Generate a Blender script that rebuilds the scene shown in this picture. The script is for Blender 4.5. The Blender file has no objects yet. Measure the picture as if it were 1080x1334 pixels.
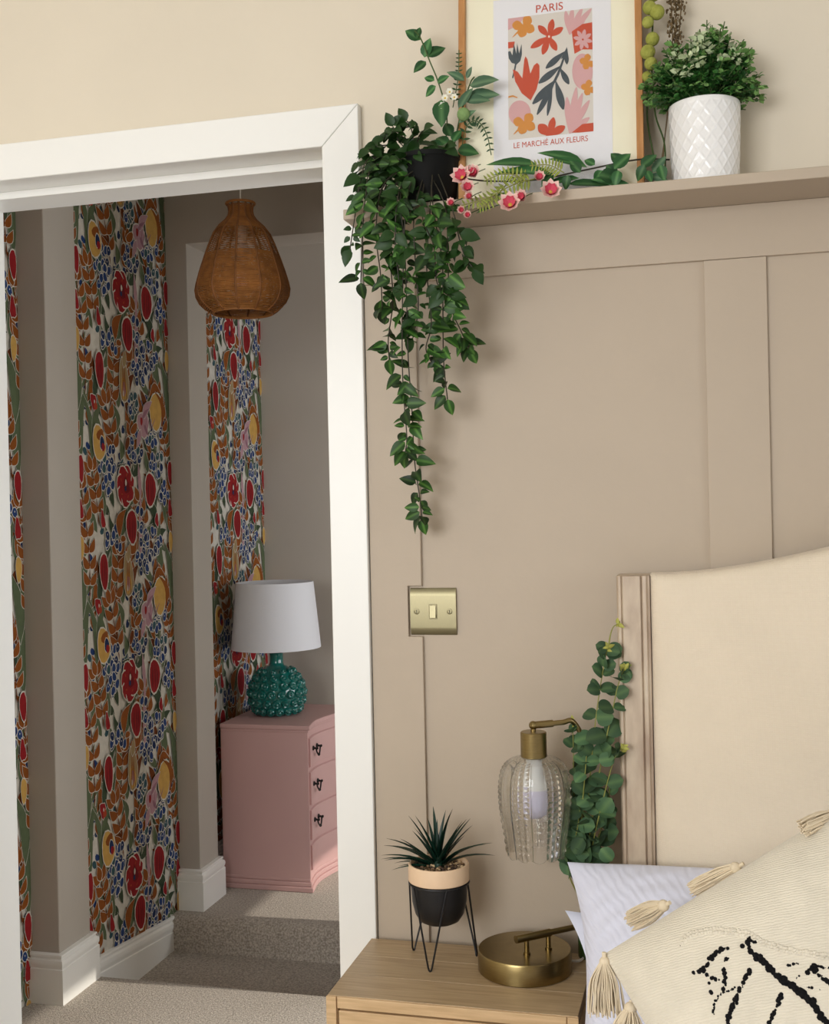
import bpy, math, random
from mathutils import Matrix, Vector
random.seed(7)
PI = math.pi
V = Vector
scene = bpy.context.scene
COL = scene.collection

# ------------------------------------------------------------------ camera
FPX, YAW, PITCH, ROLL, CAMH = 1500.0, -0.2533, 0.0026, 0.0222, 1.32
_f = V((math.sin(YAW)*math.cos(PITCH), math.cos(YAW)*math.cos(PITCH), -math.sin(PITCH)))
_r = V((math.cos(YAW), -math.sin(YAW), 0))
_d = _f.cross(_r)
RT = _r*math.cos(ROLL) + _d*math.sin(ROLL)
DN = _d*math.cos(ROLL) - _r*math.sin(ROLL)
CAM = V((0, -2.0202, CAMH))
cd = bpy.data.cameras.new('camera')
cd.sensor_fit = 'HORIZONTAL'; cd.sensor_width = 36; cd.lens = 36*FPX/1080; cd.clip_start = .02
cam = bpy.data.objects.new('camera', cd); COL.objects.link(cam)
cam.matrix_world = Matrix(((RT.x, -DN.x, -_f.x, CAM.x), (RT.y, -DN.y, -_f.y, CAM.y), (RT.z, -DN.z, -_f.z, CAM.z), (0, 0, 0, 1)))
scene.camera = cam

def ray(x, y): return RT*((x-540)/FPX) + DN*((y-667)/FPX) + _f
def PY(x, y, Y): d = ray(x, y); return CAM + d*((Y-CAM.y)/d.y)
def PZ(x, y, Z): d = ray(x, y); return CAM + d*((Z-CAM.z)/d.z)
def PX(x, y, X): d = ray(x, y); return CAM + d*((X-CAM.x)/d.x)
def PP(x, y, o, n): d = ray(x, y); return CAM + d*((o-CAM).dot(n)/d.dot(n))

# ------------------------------------------------------------------ world and light
w = bpy.data.worlds.new('sky'); scene.world = w; w.use_nodes = True
bg = w.node_tree.nodes['Background']
bg.inputs[0].default_value = (.78, .88, 1, 1); bg.inputs[1].default_value = 1.0

def area(name, loc, size, direction, power, color):
    l = bpy.data.lights.new(name, 'AREA'); l.shape = 'RECTANGLE'; l.size, l.size_y = size
    l.energy = power; l.color = color
    o = bpy.data.objects.new(name, l); COL.objects.link(o)
    o.location = loc; o.rotation_euler = V(direction).to_track_quat('-Z', 'Z').to_euler()
    return o
# daylight standing in the window openings (bedroom window behind the viewer, two windows of the hall)
area('daylight_bedroom_window', (-1.3, -3.57, 1.62), (1.6, 1.15), (0, 1, 0), 58, (.985, .99, 1))
area('daylight_added_side_window', (2.36, -1.9, 1.5), (1.3, 1.1), (-1, 0, 0), 10, (.92, .96, 1))  # added daylight from the right, through an unseen window put in for it
area('daylight_landing_window', (.86, .72, 1.0), (.8, 1.0), (-1, 0, .2), 13.5, (.97, .98, 1))
area('daylight_upper_landing_window', (.86, 1.92, .9), (.6, .85), (-1, 0, -.05), 10.5, (.95, .97, 1))
sl = bpy.data.lights.new('sun', 'SUN'); sl.energy = 2.2; sl.angle = math.radians(.6); sl.color = (1, .93, .82)
sun = bpy.data.objects.new('sun', sl); COL.objects.link(sun)
sun.rotation_euler = V((-1, -.05, -.62)).to_track_quat('-Z', 'Y').to_euler()
scene.view_settings.view_transform = 'Standard'
scene.view_settings.look = 'None'
scene.view_settings.gamma = 1
scene.view_settings.use_curve_mapping = False
scene.view_settings.exposure = 0.0

# ------------------------------------------------------------------ materials
def srgb(r, g, b):
    f = lambda c: (c/255/12.92) if c/255 <= .04045 else ((c/255+.055)/1.055)**2.4
    return (f(r), f(g), f(b), 1)
MATS = {}
def mat(name, rgb, rough=.6, metal=0, var=0, vscale=20, bump=0, bscale=200, spec=.5, stretch=None, bdist=.002, rgb2=None, coat=0, sheen=0, objvar=0, detail=4):
    m = bpy.data.materials.new(name); m.use_nodes = True; MATS[name] = m
    nt = m.node_tree; N = nt.nodes; L = nt.links; b = N['Principled BSDF']
    b.inputs['Base Color'].default_value = srgb(*rgb); b.inputs['Roughness'].default_value = rough
    b.inputs['Metallic'].default_value = metal; b.inputs['Specular IOR Level'].default_value = spec
    b.inputs['Coat Weight'].default_value = coat; b.inputs['Sheen Weight'].default_value = sheen
    tc = N.new('ShaderNodeTexCoord'); mp = N.new('ShaderNodeMapping'); L.new(tc.outputs['Object'], mp.inputs[0])
    if stretch: mp.inputs['Scale'].default_value = stretch
    out = None
    if var or rgb2:
        n = N.new('ShaderNodeTexNoise'); n.inputs['Scale'].default_value = vscale; n.inputs['Detail'].default_value = detail
        L.new(mp.outputs[0], n.inputs[0])
        r = N.new('ShaderNodeValToRGB'); r.color_ramp.elements[0].position = .35; r.color_ramp.elements[1].position = .65
        a = srgb(*rgb); c2 = srgb(*rgb2) if rgb2 else tuple(min(1, c*(1+var)) for c in a[:3])+(1,)
        c1 = a if rgb2 else tuple(c*(1-var) for c in a[:3])+(1,)
        r.color_ramp.elements[0].color = c1; r.color_ramp.elements[1].color = c2
        L.new(n.outputs[0], r.inputs[0]); out = r.outputs[0]
    if objvar:
        oi = N.new('ShaderNodeObjectInfo'); hs = N.new('ShaderNodeHueSaturation')
        mr = N.new('ShaderNodeMapRange'); mr.inputs[3].default_value = 1-objvar; mr.inputs[4].default_value = 1+objvar
        L.new(oi.outputs['Random'], mr.inputs[0]); L.new(mr.outputs[0], hs.inputs['Value'])
        if out: L.new(out, hs.inputs['Color'])
        else: hs.inputs['Color'].default_value = srgb(*rgb)
        out = hs.outputs[0]
    if out: L.new(out, b.inputs['Base Color'])
    if bump:
        n = N.new('ShaderNodeTexNoise'); n.inputs['Scale'].default_value = bscale; n.inputs['Detail'].default_value = 3
        L.new(mp.outputs[0], n.inputs[0])
        bn = N.new('ShaderNodeBump'); bn.inputs['Strength'].default_value = bump; bn.inputs['Distance'].default_value = bdist
        L.new(n.outputs[0], bn.inputs['Height']); L.new(bn.outputs[0], b.inputs['Normal'])
    return m
def leafmat(name, edge, rib, width, rough=.42, hv=.28):
    """green leaf: paler midrib and underside tone by position across the blade"""
    m = bpy.data.materials.new(name); m.use_nodes = True; MATS[name] = m
    nt = m.node_tree; N = nt.nodes; L = nt.links; b = N['Principled BSDF']
    tc = N.new('ShaderNodeTexCoord'); sx = N.new('ShaderNodeSeparateXYZ'); L.new(tc.outputs['Object'], sx.inputs[0])
    ab = N.new('ShaderNodeMath'); ab.operation = 'ABSOLUTE'; L.new(sx.outputs[0], ab.inputs[0])
    mr = N.new('ShaderNodeMapRange'); mr.inputs[1].default_value = 0; mr.inputs[2].default_value = width; L.new(ab.outputs[0], mr.inputs[0])
    r = N.new('ShaderNodeValToRGB'); r.color_ramp.elements[0].color = srgb(*rib); r.color_ramp.elements[1].color = srgb(*edge)
    r.color_ramp.elements[1].position = .35
    L.new(mr.outputs[0], r.inputs[0])
    oi = N.new('ShaderNodeObjectInfo'); hs = N.new('ShaderNodeHueSaturation')
    m2 = N.new('ShaderNodeMapRange'); m2.inputs[3].default_value = 1-hv; m2.inputs[4].default_value = 1+hv
    L.new(oi.outputs['Random'], m2.inputs[0]); L.new(m2.outputs[0], hs.inputs['Value']); L.new(r.outputs[0], hs.inputs['Color'])
    L.new(hs.outputs[0], b.inputs['Base Color']); b.inputs['Roughness'].default_value = rough
    b.inputs['Specular IOR Level'].default_value = .35
    return m

mat('cream_paint', (226, 215, 195), .75, var=.015, vscale=3, bump=.06, bscale=260)
mat('taupe_paint', (186, 170, 150), .55, var=.02, vscale=4, bump=.08, bscale=160)
mat('hall_paint', (186, 178, 167), .75, var=.02, vscale=4, bump=.08, bscale=220)
mat('white_gloss', (244, 243, 238), .35, bump=.03, bscale=120)
mat('ceiling_white', (240, 238, 232), .8)
mat('carpet', (205, 194, 180), .95, rgb2=(150, 139, 126), vscale=170, bump=.9, bscale=260, bdist=.006, sheen=.2, spec=.1, detail=6)
mat('brass', (146, 128, 86), .3, 1, var=.06, vscale=60, stretch=(1, 1, 6))
mat('switch_brass', (146, 138, 108), .42, .9, var=.05, vscale=150, stretch=(40, 1, 1))
mat('dark_hole', (45, 38, 28), .6, .3)
mat('oak', (220, 186, 142), .5, rgb2=(200, 166, 122), vscale=18, stretch=(.6, 9, 9), bump=.12, bscale=60)  # paler than the top boards: stronger light on the front put into the colour
mat('oak_top_shaded', (186, 160, 124), .42, rgb2=(166, 140, 106), vscale=18, stretch=(.55, 9, 9), bump=.1, bscale=50, objvar=.07)  # same wood, greyer: weaker light on the top put into the colour
mat('cane', (214, 184, 138), .6, var=.1, vscale=300)
mat('weathered_oak', (208, 190, 166), .42, rgb2=(170, 148, 128), vscale=14, stretch=(2, 2, .6), bump=.15, bscale=40, detail=6)
mat('linen', (232, 217, 194), .9, var=.03, vscale=5, spec=.15, sheen=.2)
mat('white_cotton', (226, 228, 244), .85, spec=.2, sheen=.2)
mat('white_plain', (224, 227, 244), .85, spec=.2, sheen=.2, bump=.1, bscale=40)
mat('cushion_cream', (228, 219, 200), .95, var=.04, vscale=30, spec=.1, sheen=.3)
mat('tuft_black', (26, 25, 26), .95, bump=.5, bscale=500, spec=.1)
mat('yarn', (228, 212, 184), .9, spec=.1, objvar=.05)
mat('pink_paint', (204, 164, 160), .45, var=.02, vscale=6, bump=.04, bscale=90)
mat('dark_iron', (36, 33, 32), .4, .7)
mat('teal_glaze', (8, 98, 90), .12, coat=.6, var=.1, vscale=15)
mat('shade_white', (226, 226, 230), .9, spec=.1, bump=.05, bscale=300)
mat('rattan', (152, 98, 44), .7, var=.2, vscale=40)
mat('rattan_dark', (126, 78, 34), .7, var=.2, vscale=40)
mat('cable_white', (225, 222, 215), .5)
mat('black_matt', (22, 22, 24), .45)
mat('black_plastic', (12, 13, 12), .6, spec=.2)
mat('blush_clay', (232, 200, 165), .6)
mat('gravel', (150, 120, 88), .8, rgb2=(70, 52, 36), vscale=120, objvar=.2)
mat('ceramic_white', (243, 242, 240), .22, coat=.3)
mat('soil', (44, 32, 24), .95, bump=.6, bscale=200)
mat('stem_green', (70, 92, 44), .6)
mat('stem_dark', (48, 44, 30), .6)
mat('stem_yellow', (140, 142, 70), .6)
mat('pine_frame', (196, 142, 86), .5, rgb2=(178, 122, 68), vscale=20, stretch=(6, 6, .8))
mat('mount_cream', (250, 244, 216), .8)
mat('paper_white', (238, 237, 240), .8)
mat('pink_petal', (218, 92, 112), .6, rgb2=(196, 52, 80), vscale=60)
mat('cream_petal', (238, 178, 172), .6, rgb2=(242, 214, 200), vscale=90)
mat('white_petal', (238, 236, 220), .6)
mat('yellow_core', (205, 175, 70), .7)
mat('pom_green', (170, 172, 84), .95, rgb2=(146, 150, 62), vscale=80, bump=.8, bscale=300)
mat('thistle_green', (128, 158, 98), .9, bump=.8, bscale=300)
mat('dried_brown', (112, 92, 62), .9, var=.2, vscale=60)
mat('bulb_white', (235, 235, 235), .4)
mat('bulb_glass', (214, 210, 232), .25)
mat('bottle_green', (52, 74, 34), .15)
leafmat('leaf_trailing', (34, 66, 22), (74, 112, 46), .010, .48, .65)
leafmat('leaf_euca', (62, 90, 60), (84, 112, 70), .02, .7, .45)
leafmat('leaf_euca_tip', (150, 150, 62), (170, 168, 84), .01, .6, .15)
leafmat('leaf_spike', (14, 46, 34), (22, 62, 44), .003, .4, .3)
leafmat('leaf_spray', (36, 82, 40), (80, 124, 70), .012, .5, .35)
leafmat('leaf_grey', (72, 104, 78), (110, 140, 104), .014, .55, .2)
leafmat('leaf_fern', (28, 60, 28), (40, 80, 36), .004, .6, .3)
leafmat('leaf_lime', (118, 130, 44), (150, 156, 70), .004, .6, .25)
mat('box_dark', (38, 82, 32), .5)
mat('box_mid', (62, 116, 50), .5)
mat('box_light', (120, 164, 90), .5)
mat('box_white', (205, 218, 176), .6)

def wavebump(name, scale, strength, dist, distortion=0, rot=(0, 0, 0), scale3=(1, 1, 1)):
    m = MATS[name]; nt = m.node_tree; N = nt.nodes; L = nt.links
    if N['Principled BSDF'].inputs['Normal'].is_linked: L.remove(N['Principled BSDF'].inputs['Normal'].links[0])
    tc = N.new('ShaderNodeTexCoord'); mp = N.new('ShaderNodeMapping'); mp.inputs['Rotation'].default_value = rot; mp.inputs['Scale'].default_value = scale3
    L.new(tc.outputs['Object'], mp.inputs[0])
    wv = N.new('ShaderNodeTexWave'); wv.inputs['Scale'].default_value = scale; wv.inputs['Distortion'].default_value = distortion
    wv.inputs['Detail'].default_value = 2; wv.inputs['Detail Scale'].default_value = 1.5
    L.new(mp.outputs[0], wv.inputs[0])
    bn = N.new('ShaderNodeBump'); bn.inputs['Strength'].default_value = strength; bn.inputs['Distance'].default_value = dist
    L.new(wv.outputs[1] if 'Fac' in wv.outputs[1].name or True else wv.outputs[0], bn.inputs['Height'])
    L.new(bn.outputs[0], N['Principled BSDF'].inputs['Normal'])
wavebump('cushion_cream', 95, .3, .0022, 4, (0, 0, 1.2))
wavebump('white_cotton', 30, .32, .003, 4, (0, 1.0, 0), (1, .3, 1))
# linen weave: two crossed fine waves
def weave(name, sc, st):
    m = MATS[name]; nt = m.node_tree; N = nt.nodes; L = nt.links
    tc = N.new('ShaderNodeTexCoord'); hs = []
    for ax in ('X', 'Z'):
        wv = N.new('ShaderNodeTexWave'); wv.bands_direction = ax; wv.inputs['Scale'].default_value = sc; wv.inputs['Distortion'].default_value = 2.5
        L.new(tc.outputs['Object'], wv.inputs[0]); hs.append(wv.outputs[1])
    ad = N.new('ShaderNodeMath'); L.new(hs[0], ad.inputs[0]); L.new(hs[1], ad.inputs[1])
    bn = N.new('ShaderNodeBump'); bn.inputs['Strength'].default_value = st; bn.inputs['Distance'].default_value = .001
    L.new(ad.outputs[0], bn.inputs['Height']); L.new(bn.outputs[0], N['Principled BSDF'].inputs['Normal'])
weave('linen', 150, .35)

def glassmat(name, clear, tint=(1, 1, 1, 1), rough=.02):
    m = bpy.data.materials.new(name); m.use_nodes = True; MATS[name] = m
    nt = m.node_tree; N = nt.nodes; L = nt.links; N.remove(N['Principled BSDF']); out = N['Material Output']
    t = N.new('ShaderNodeBsdfTransparent'); t.inputs[0].default_value = tint
    g = N.new('ShaderNodeBsdfGlass'); g.inputs['Roughness'].default_value = rough; g.inputs['IOR'].default_value = 1.45; g.inputs[0].default_value = tint
    mx = N.new('ShaderNodeMixShader'); mx.inputs[0].default_value = 1-clear
    L.new(t.outputs[0], mx.inputs[1]); L.new(g.outputs[0], mx.inputs[2]); L.new(mx.outputs[0], out.inputs[0])
    return m
glassmat('shade_glass', .12, (.99, .99, .98, 1), 0.0)
def panemat(name):
    m = bpy.data.materials.new(name); m.use_nodes = True; MATS[name] = m
    nt = m.node_tree; N = nt.nodes; L = nt.links; N.remove(N['Principled BSDF']); out = N['Material Output']
    t = N.new('ShaderNodeBsdfTransparent'); g = N.new('ShaderNodeBsdfGlossy'); g.inputs['Roughness'].default_value = .02
    mx = N.new('ShaderNodeMixShader'); mx.inputs[0].default_value = .035
    L.new(t.outputs[0], mx.inputs[1]); L.new(g.outputs[0], mx.inputs[2]); L.new(mx.outputs[0], out.inputs[0])
panemat('pane_glass')

# ------------------------------------------------------------------ mesh helpers
class MB:
    def __init__(s): s.v = []; s.f = []; s.m = []; s.cur = 0
    def add(s, vs, fs):
        k = len(s.v); s.v += [tuple(p) for p in vs]; s.f += [tuple(i+k for i in f) for f in fs]; s.m += [s.cur]*len(fs); return s
    def box(s, x0, x1, y0, y1, z0, z1):
        return s.add([(x0, y0, z0), (x1, y0, z0), (x1, y1, z0), (x0, y1, z0), (x0, y0, z1), (x1, y0, z1), (x1, y1, z1), (x0, y1, z1)],
                     [(3, 2, 1, 0), (4, 5, 6, 7), (0, 1, 5, 4), (1, 2, 6, 5), (2, 3, 7, 6), (3, 0, 4, 7)])
    def prism(s, poly, fn, a, b):
        """poly: 2D outline, fn(p,q,t)->point; extruded from t=a to t=b"""
        n = len(poly); vs = [fn(p, q, a) for p, q in poly] + [fn(p, q, b) for p, q in poly]
        return s.add(vs, [tuple(range(n))[::-1], tuple(range(n, 2*n))] + [(i, (i+1) % n, n+(i+1) % n, n+i) for i in range(n)])
    def tube(s, pts, r, n=8, caps=True):
        pts = [V(p) for p in pts]; m = len(pts); rs = r if isinstance(r, (list, tuple)) else [r]*m
        vs = []; fs = []; up = None
        for i, p in enumerate(pts):
            t = (pts[min(i+1, m-1)] - pts[max(i-1, 0)])
            if t.length < 1e-9: t = V((0, 0, 1))
            t.normalize()
            if up is None: up = V((0, 0, 1)) if abs(t.z) < .9 else V((1, 0, 0))
            x = t.cross(up)
            if x.length < 1e-6: x = t.cross(V((0, 1, 0)))
            x.normalize(); y = x.cross(t); up = y
            for k in range(n):
                a = 2*PI*k/n; vs.append(p + (x*math.cos(a) + y*math.sin(a))*rs[i])
        for i in range(m-1):
            for k in range(n): fs.append((i*n+k, (i+1)*n+k, (i+1)*n+(k+1) % n, i*n+(k+1) % n))
        if caps: fs += [tuple(range(n)), tuple(range((m-1)*n, m*n))[::-1]]
        return s.add(vs, fs)
    def lathe(s, prof, c=(0, 0, 0), n=32, mod=None, cap0=False, cap1=False):
        vs = []; fs = []; m = len(prof)
        for i, (r, z) in enumerate(prof):
            for k in range(n):
                a = 2*PI*k/n; rr = r*(mod(a, i/(m-1)) if mod else 1)
                vs.append((c[0]+rr*math.cos(a), c[1]+rr*math.sin(a), c[2]+z))
        for i in range(m-1):
            for k in range(n): fs.append((i*n+k, i*n+(k+1) % n, (i+1)*n+(k+1) % n, (i+1)*n+k))
        if cap0: fs.append(tuple(range(n))[::-1])
        if cap1: fs.append(tuple(range((m-1)*n, m*n)))
        return s.add(vs, fs)
    def grid(s, fn, nu, nv, closed_u=False):
        vs = [fn(i/(nu if closed_u else nu), j/nv) for j in range(nv+1) for i in range(nu+(0 if closed_u else 1))]
        c = nu if closed_u else nu+1; fs = []
        for j in range(nv):
            for i in range(nu): fs.append((j*c+i, j*c+(i+1) % c, (j+1)*c+(i+1) % c, (j+1)*c+i))
        return s.add(vs, fs)
    def ball(s, c, r, nu=10, nv=6, sc=(1, 1, 1)):
        c = V(c)
        return s.grid(lambda u, v: c+V((r*sc[0]*math.cos(2*PI*u)*math.sin(PI*v), r*sc[1]*math.sin(2*PI*u)*math.sin(PI*v), -r*sc[2]*math.cos(PI*v))), nu, nv, True)
    def blade(s, M, prof, nseg=6):
        vs, fs = leaf_geo(prof, nseg); return s.add([M @ V(v) for v in vs], fs)

W = {}
def place(o, parent, M=None):
    COL.objects.link(o); M = M or Matrix.Identity(4); W[o] = M
    if parent is not None:
        o.parent = parent; o.matrix_parent_inverse = W[parent].inverted()
    o.matrix_basis = M
    return o
def tag(o, label=None, cat=None, group=None, kind=None):
    if label: o['label'] = label
    if cat: o['category'] = cat
    if group: o['group'] = group
    if kind: o['kind'] = kind
    return o
def thing(name, label, cat, loc, group=None, kind=None):
    o = bpy.data.objects.new(name, None); o.empty_display_size = .05
    place(o, None, Matrix.Translation(V(loc)))
    return tag(o, label, cat, group, kind)
def mesh_of(name, mb, mats, smooth=None):
    me = bpy.data.meshes.new(name); me.from_pydata([tuple(v) for v in mb.v], [], mb.f)
    for mm in (mats if isinstance(mats, (list, tuple)) else [mats]): me.materials.append(MATS[mm])
    if isinstance(mats, (list, tuple)): me.polygons.foreach_set('material_index', mb.m)
    me.update()
    if smooth is not None:
        me.shade_smooth(); me.set_sharp_from_angle(angle=math.radians(smooth))
    return me
def obj(name, mb, mats, parent=None, smooth=None, bevel=0, M=None, seg=2, solid=0):
    o = bpy.data.objects.new(name, mesh_of(name, mb, mats, smooth)); place(o, parent, M)
    if solid:
        md = o.modifiers.new('thickness', 'SOLIDIFY'); md.thickness = solid; md.offset = 0
    if bevel:
        md = o.modifiers.new('bevel', 'BEVEL'); md.width = bevel; md.segments = seg; md.limit_method = 'ANGLE'
    return o
def inst(name, me, parent, M):
    o = bpy.data.objects.new(name, me); return place(o, parent, M)
def struct(name, mb, m, parent=None, **k):
    o = obj(name, mb, m, parent, **k)
    if parent is None: o['kind'] = 'structure'
    return o
def leaf_geo(prof, nseg=6):
    """leaf along +Y, width X, normal +Z. prof: dict L,w,fold,curl,shape(t)->0..1"""
    L_, w_ = prof['L'], prof['w']; vs = []; fs = []
    for i in range(nseg+1):
        t = i/nseg; h = w_*prof['shape'](t); z = -prof['curl']*L_*t*t; y = L_*t*(1-.25*abs(prof['curl'])*t)
        vs += [(-h, y, z+prof['fold']*h), (0, y, z), (h, y, z+prof['fold']*h)]
    for i in range(nseg):
        a = 3*i; fs += [(a, a+1, a+4, a+3), (a+1, a+2, a+5, a+4)]
    return vs, fs
def leaf_mesh(name, m, L, w, fold=.3, curl=.25, shape=None, nseg=6):
    mb = MB(); shape = shape or (lambda t: max(.0, math.sin(PI*min(1, t**.75)))**.9)
    mb.add(*leaf_geo(dict(L=L, w=w, fold=fold, curl=curl, shape=shape), nseg))
    return mesh_of(name, mb, m, 180)
def orient(pos, d, up=(0, 0, 1), s=1):
    d = V(d).normalized(); up = V(up); x = d.cross(up)
    if x.length < 1e-5: x = d.cross(V((1, 0, 0)))
    x.normalize(); z = x.cross(d)
    return Matrix(((x.x*s, d.x*s, z.x*s, pos[0]), (x.y*s, d.y*s, z.y*s, pos[1]), (x.z*s, d.z*s, z.z*s, pos[2]), (0, 0, 0, 1)))
def rv(a=1): return V((random.uniform(-a, a), random.uniform(-a, a), random.uniform(-a, a)))
def smoothpath(pts, n=6):
    """Catmull-Rom through points"""
    pts = [V(p) for p in pts]; q = [2*pts[0]-pts[1]]+pts+[2*pts[-1]-pts[-2]]; out = []
    for i in range(1, len(q)-2):
        for k in range(n):
            t = k/n; a, b, c, d = q[i-1], q[i], q[i+1], q[i+2]
            out.append(.5*((2*b)+(c-a)*t+(2*a-5*b+4*c-d)*t*t+(3*b-a-3*c+d)*t**3))
    return out+[pts[-1]]
def pathat(path, t):
    k = t*(len(path)-1); i = min(int(k), len(path)-2); p = path[i].lerp(path[i+1], k-i); return p, (path[i+1]-path[i]).normalized()
def clip(poly, u0, u1, v0, v1):
    for ax, lim, sg in ((0, u0, 1), (0, u1, -1), (1, v0, 1), (1, v1, -1)):
        out = []
        for i in range(len(poly)):
            a, b = poly[i-1], poly[i]; da, db = sg*(a[ax]-lim), sg*(b[ax]-lim)
            if (da >= 0) != (db >= 0):
                t = da/(da-db); out.append((a[0]+(b[0]-a[0])*t, a[1]+(b[1]-a[1])*t))
            if db >= 0: out.append(b)
        poly = out
        if len(poly) < 3: return []
    return poly

# ------------------------------------------------------------------ bedroom shell
XL, XR, YB = -2.7, 2.4, -3.6
DX0, DX1, DZ = -1.49, -.679, 1.992            # door opening in the wall
wall = struct('wall_back', MB().box(DX1, XR, .012, .155, 0, 2.45).box(XL, DX0-.012, .012, .155, 0, 2.45).box(DX0-.012, DX1, .012, .155, DZ+.02, 2.45), 'cream_paint')
struct('floor', MB().box(XL, XR, YB, .012, -.12, 0), 'carpet')
struct('ceiling', MB().box(XL, XR, YB, .155, 2.45, 2.5), 'ceiling_white')
WX0, WX1, WZ0, WZ1 = -2.35, -.35, .85, 2.25
struct('wall_front', MB().box(XL, WX0, YB-.12, YB, 0, 2.45).box(WX1, XR, YB-.12, YB, 0, 2.45).box(WX0, WX1, YB-.12, YB, 0, WZ0).box(WX0, WX1, YB-.12, YB, WZ1, 2.45), 'cream_paint')
struct('wall_left', MB().box(XL-.1, XL, YB, .155, 0, 2.45), 'cream_paint')
SY0, SY1, SZ0, SZ1 = -2.6, -1.2, .9, 2.1
struct('wall_right', MB().box(XR, XR+.1, YB, SY0, 0, 2.45).box(XR, XR+.1, SY1, .155, 0, 2.45).box(XR, XR+.1, SY0, SY1, 0, SZ0).box(XR, XR+.1, SY0, SY1, SZ1, 2.45), 'cream_paint')
fr = MB()
for x in (WX0, (WX0+WX1)/2-.025, WX1-.05): fr.box(x, x+.05, YB-.09, YB-.04, WZ0, WZ1)
fr.box(WX0, WX1, YB-.09, YB-.04, WZ0, WZ0+.05).box(WX0, WX1, YB-.09, YB-.04, WZ1-.05, WZ1)
struct('window_1', fr, 'white_gloss')
fr = MB()
for y in (SY0, (SY0+SY1)/2-.025, SY1-.05): fr.box(XR+.03, XR+.08, y, y+.05, SZ0, SZ1)
fr.box(XR+.03, XR+.08, SY0, SY1, SZ0, SZ0+.05).box(XR+.03, XR+.08, SY0, SY1, SZ1-.05, SZ1)
struct('window_2', fr, 'white_gloss')  # unseen side window, added to bring in more daylight

# panelling on the back wall: recessed sheets, stiles, top rail
RZ0, RZ1 = 1.7315, 1.821
st = [-.006+.61*k for k in range(4)]
SW = .102
nt0, nt1, nz0, nz1 = -.539, -.513, 1.0885, 1.1805
obj('panel', MB().box(-.5135, st[0], .0085, .012, 0, RZ0), 'taupe_paint', wall)
for k in range(3): obj('panel', MB().box(st[k]+SW, st[k+1], .0085, .012, 0, RZ0), 'taupe_paint', wall)
obj('panel', MB().box(nt0-.004, nt1, .0085, .0118, nz0-.004, nz1+.004), 'taupe_paint', wall)
sp = [(-.609, 0), (nt1, 0), (nt1, nz0), (nt0, nz0), (nt0, nz1), (nt1, nz1), (nt1, RZ0-.0006), (-.609, RZ0-.0006)]
obj('stile', MB().prism(sp, lambda p, q, t: (p, t, q), .012, 0), 'taupe_paint', wall, bevel=.0012)
for k in range(4): obj('stile', MB().box(st[k], st[k]+SW, 0, .012, 0, RZ0-.0006), 'taupe_paint', wall, bevel=.0012)
obj('rail', MB().box(-.609, XR, 0, .012, RZ0, RZ1), 'taupe_paint', wall, bevel=.0012)
sh = obj('ledge_shelf', MB().box(-.606, XR-.002, -.125, .0115, 1.8212, 1.839), 'taupe_paint', bevel=.0015)
tag(sh, 'long taupe painted picture ledge shelf running above the wall panelling', 'shelf')

# doorway: architrave, lining, stop
door = thing('door_1', None, None, (-1.08, .05, 0), kind='structure')
AW = .069; ai, ao = -.6815, -.6105; ay0, ay1 = -.009, .0118
at, atop = 1.9895, 2.0615
e = .0004
obj('architrave', MB().prism([(ai, 0), (ao, 0), (ao, atop-e), (ai, at-e)], lambda p, q, t: (p, t, q), ay1, ay0), 'white_gloss', door, bevel=.002)
lx = -1.482
obj('architrave', MB().prism([(lx, 0), (lx, at-e), (lx-.07, atop-e), (lx-.07, 0)], lambda p, q, t: (p, t, q), ay1, ay0), 'white_gloss', door, bevel=.002)
obj('architrave', MB().prism([(lx, at+e), (ai, at+e), (ao, atop+e), (lx-.07, atop+e)], lambda p, q, t: (p, t, q), ay1, ay0), 'white_gloss', door, bevel=.002)
obj('lining', MB().box(ai+.004, ai+.03, .0119, .17, -.02, DZ+.02), 'white_gloss', door, bevel=.001)
obj('lining', MB().box(lx-.03, lx, .0119, .17, -.02, DZ+.02), 'white_gloss', door, bevel=.001)
obj('lining', MB().box(lx, ai+.004, .0119, .17, DZ+.002, DZ+.02), 'white_gloss', door, bevel=.001)
obj('stop', MB().box(lx, ai+.004, .078, .17, DZ-.013, DZ+.002), 'white_gloss', door, bevel=.001)
obj('stop', MB().box(lx, lx+.013, .078, .17, 0, DZ-.013), 'white_gloss', door, bevel=.001)
obj('stop', MB().box(ai-.004, ai+.004, .078, .17, 0, DZ-.013), 'white_gloss', door, bevel=.001)

# ------------------------------------------------------------------ hall and landing
HR = .9
ZL = -.11
def nosed(x0, x1, y0, y1, z, zb, r, front):
    """floor slab with a rounded carpet nose on its y0 (front=-1) or y1 (front=1) edge"""
    pts = []
    if front < 0:
        pts = [(y1, zb), (y1, z)] + [(y0+r-r*math.sin(a*PI/16), z-r+r*math.cos(a*PI/16)) for a in range(0, 9)] + [(y0, zb)]
    else:
        pts = [(y0, zb), (y0, z)] + [(y1-r+r*math.sin(a*PI/16), z-r+r*math.cos(a*PI/16)) for a in range(0, 9)] + [(y1, zb)]
    return MB().prism(pts, lambda p, q, t: (t, p, q), x0, x1)
struct('floor_landing', nosed(-1.84, HR, .0125, .948, 0, -.2, .012, 1), 'carpet', smooth=40)
struct('floor_tread', MB().box(-1.8, -.93, .948, 1.5, -.2, ZL), 'carpet')
struct('floor_upper_landing', nosed(-1.8, HR, 1.425, 2.4, 0, -.2, .045, -1), 'carpet', smooth=40)
AX, AY0, AY1 = -1.7415, .757, .916
BX, BY0, BY1 = -1.678, 1.507, 1.652
WPX = -1.757
HYB = 2.325
wl = struct('wall_hall_left', MB().box(-1.95, -1.829, .155, AY0, 0, 2.45), 'hall_paint')
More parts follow.
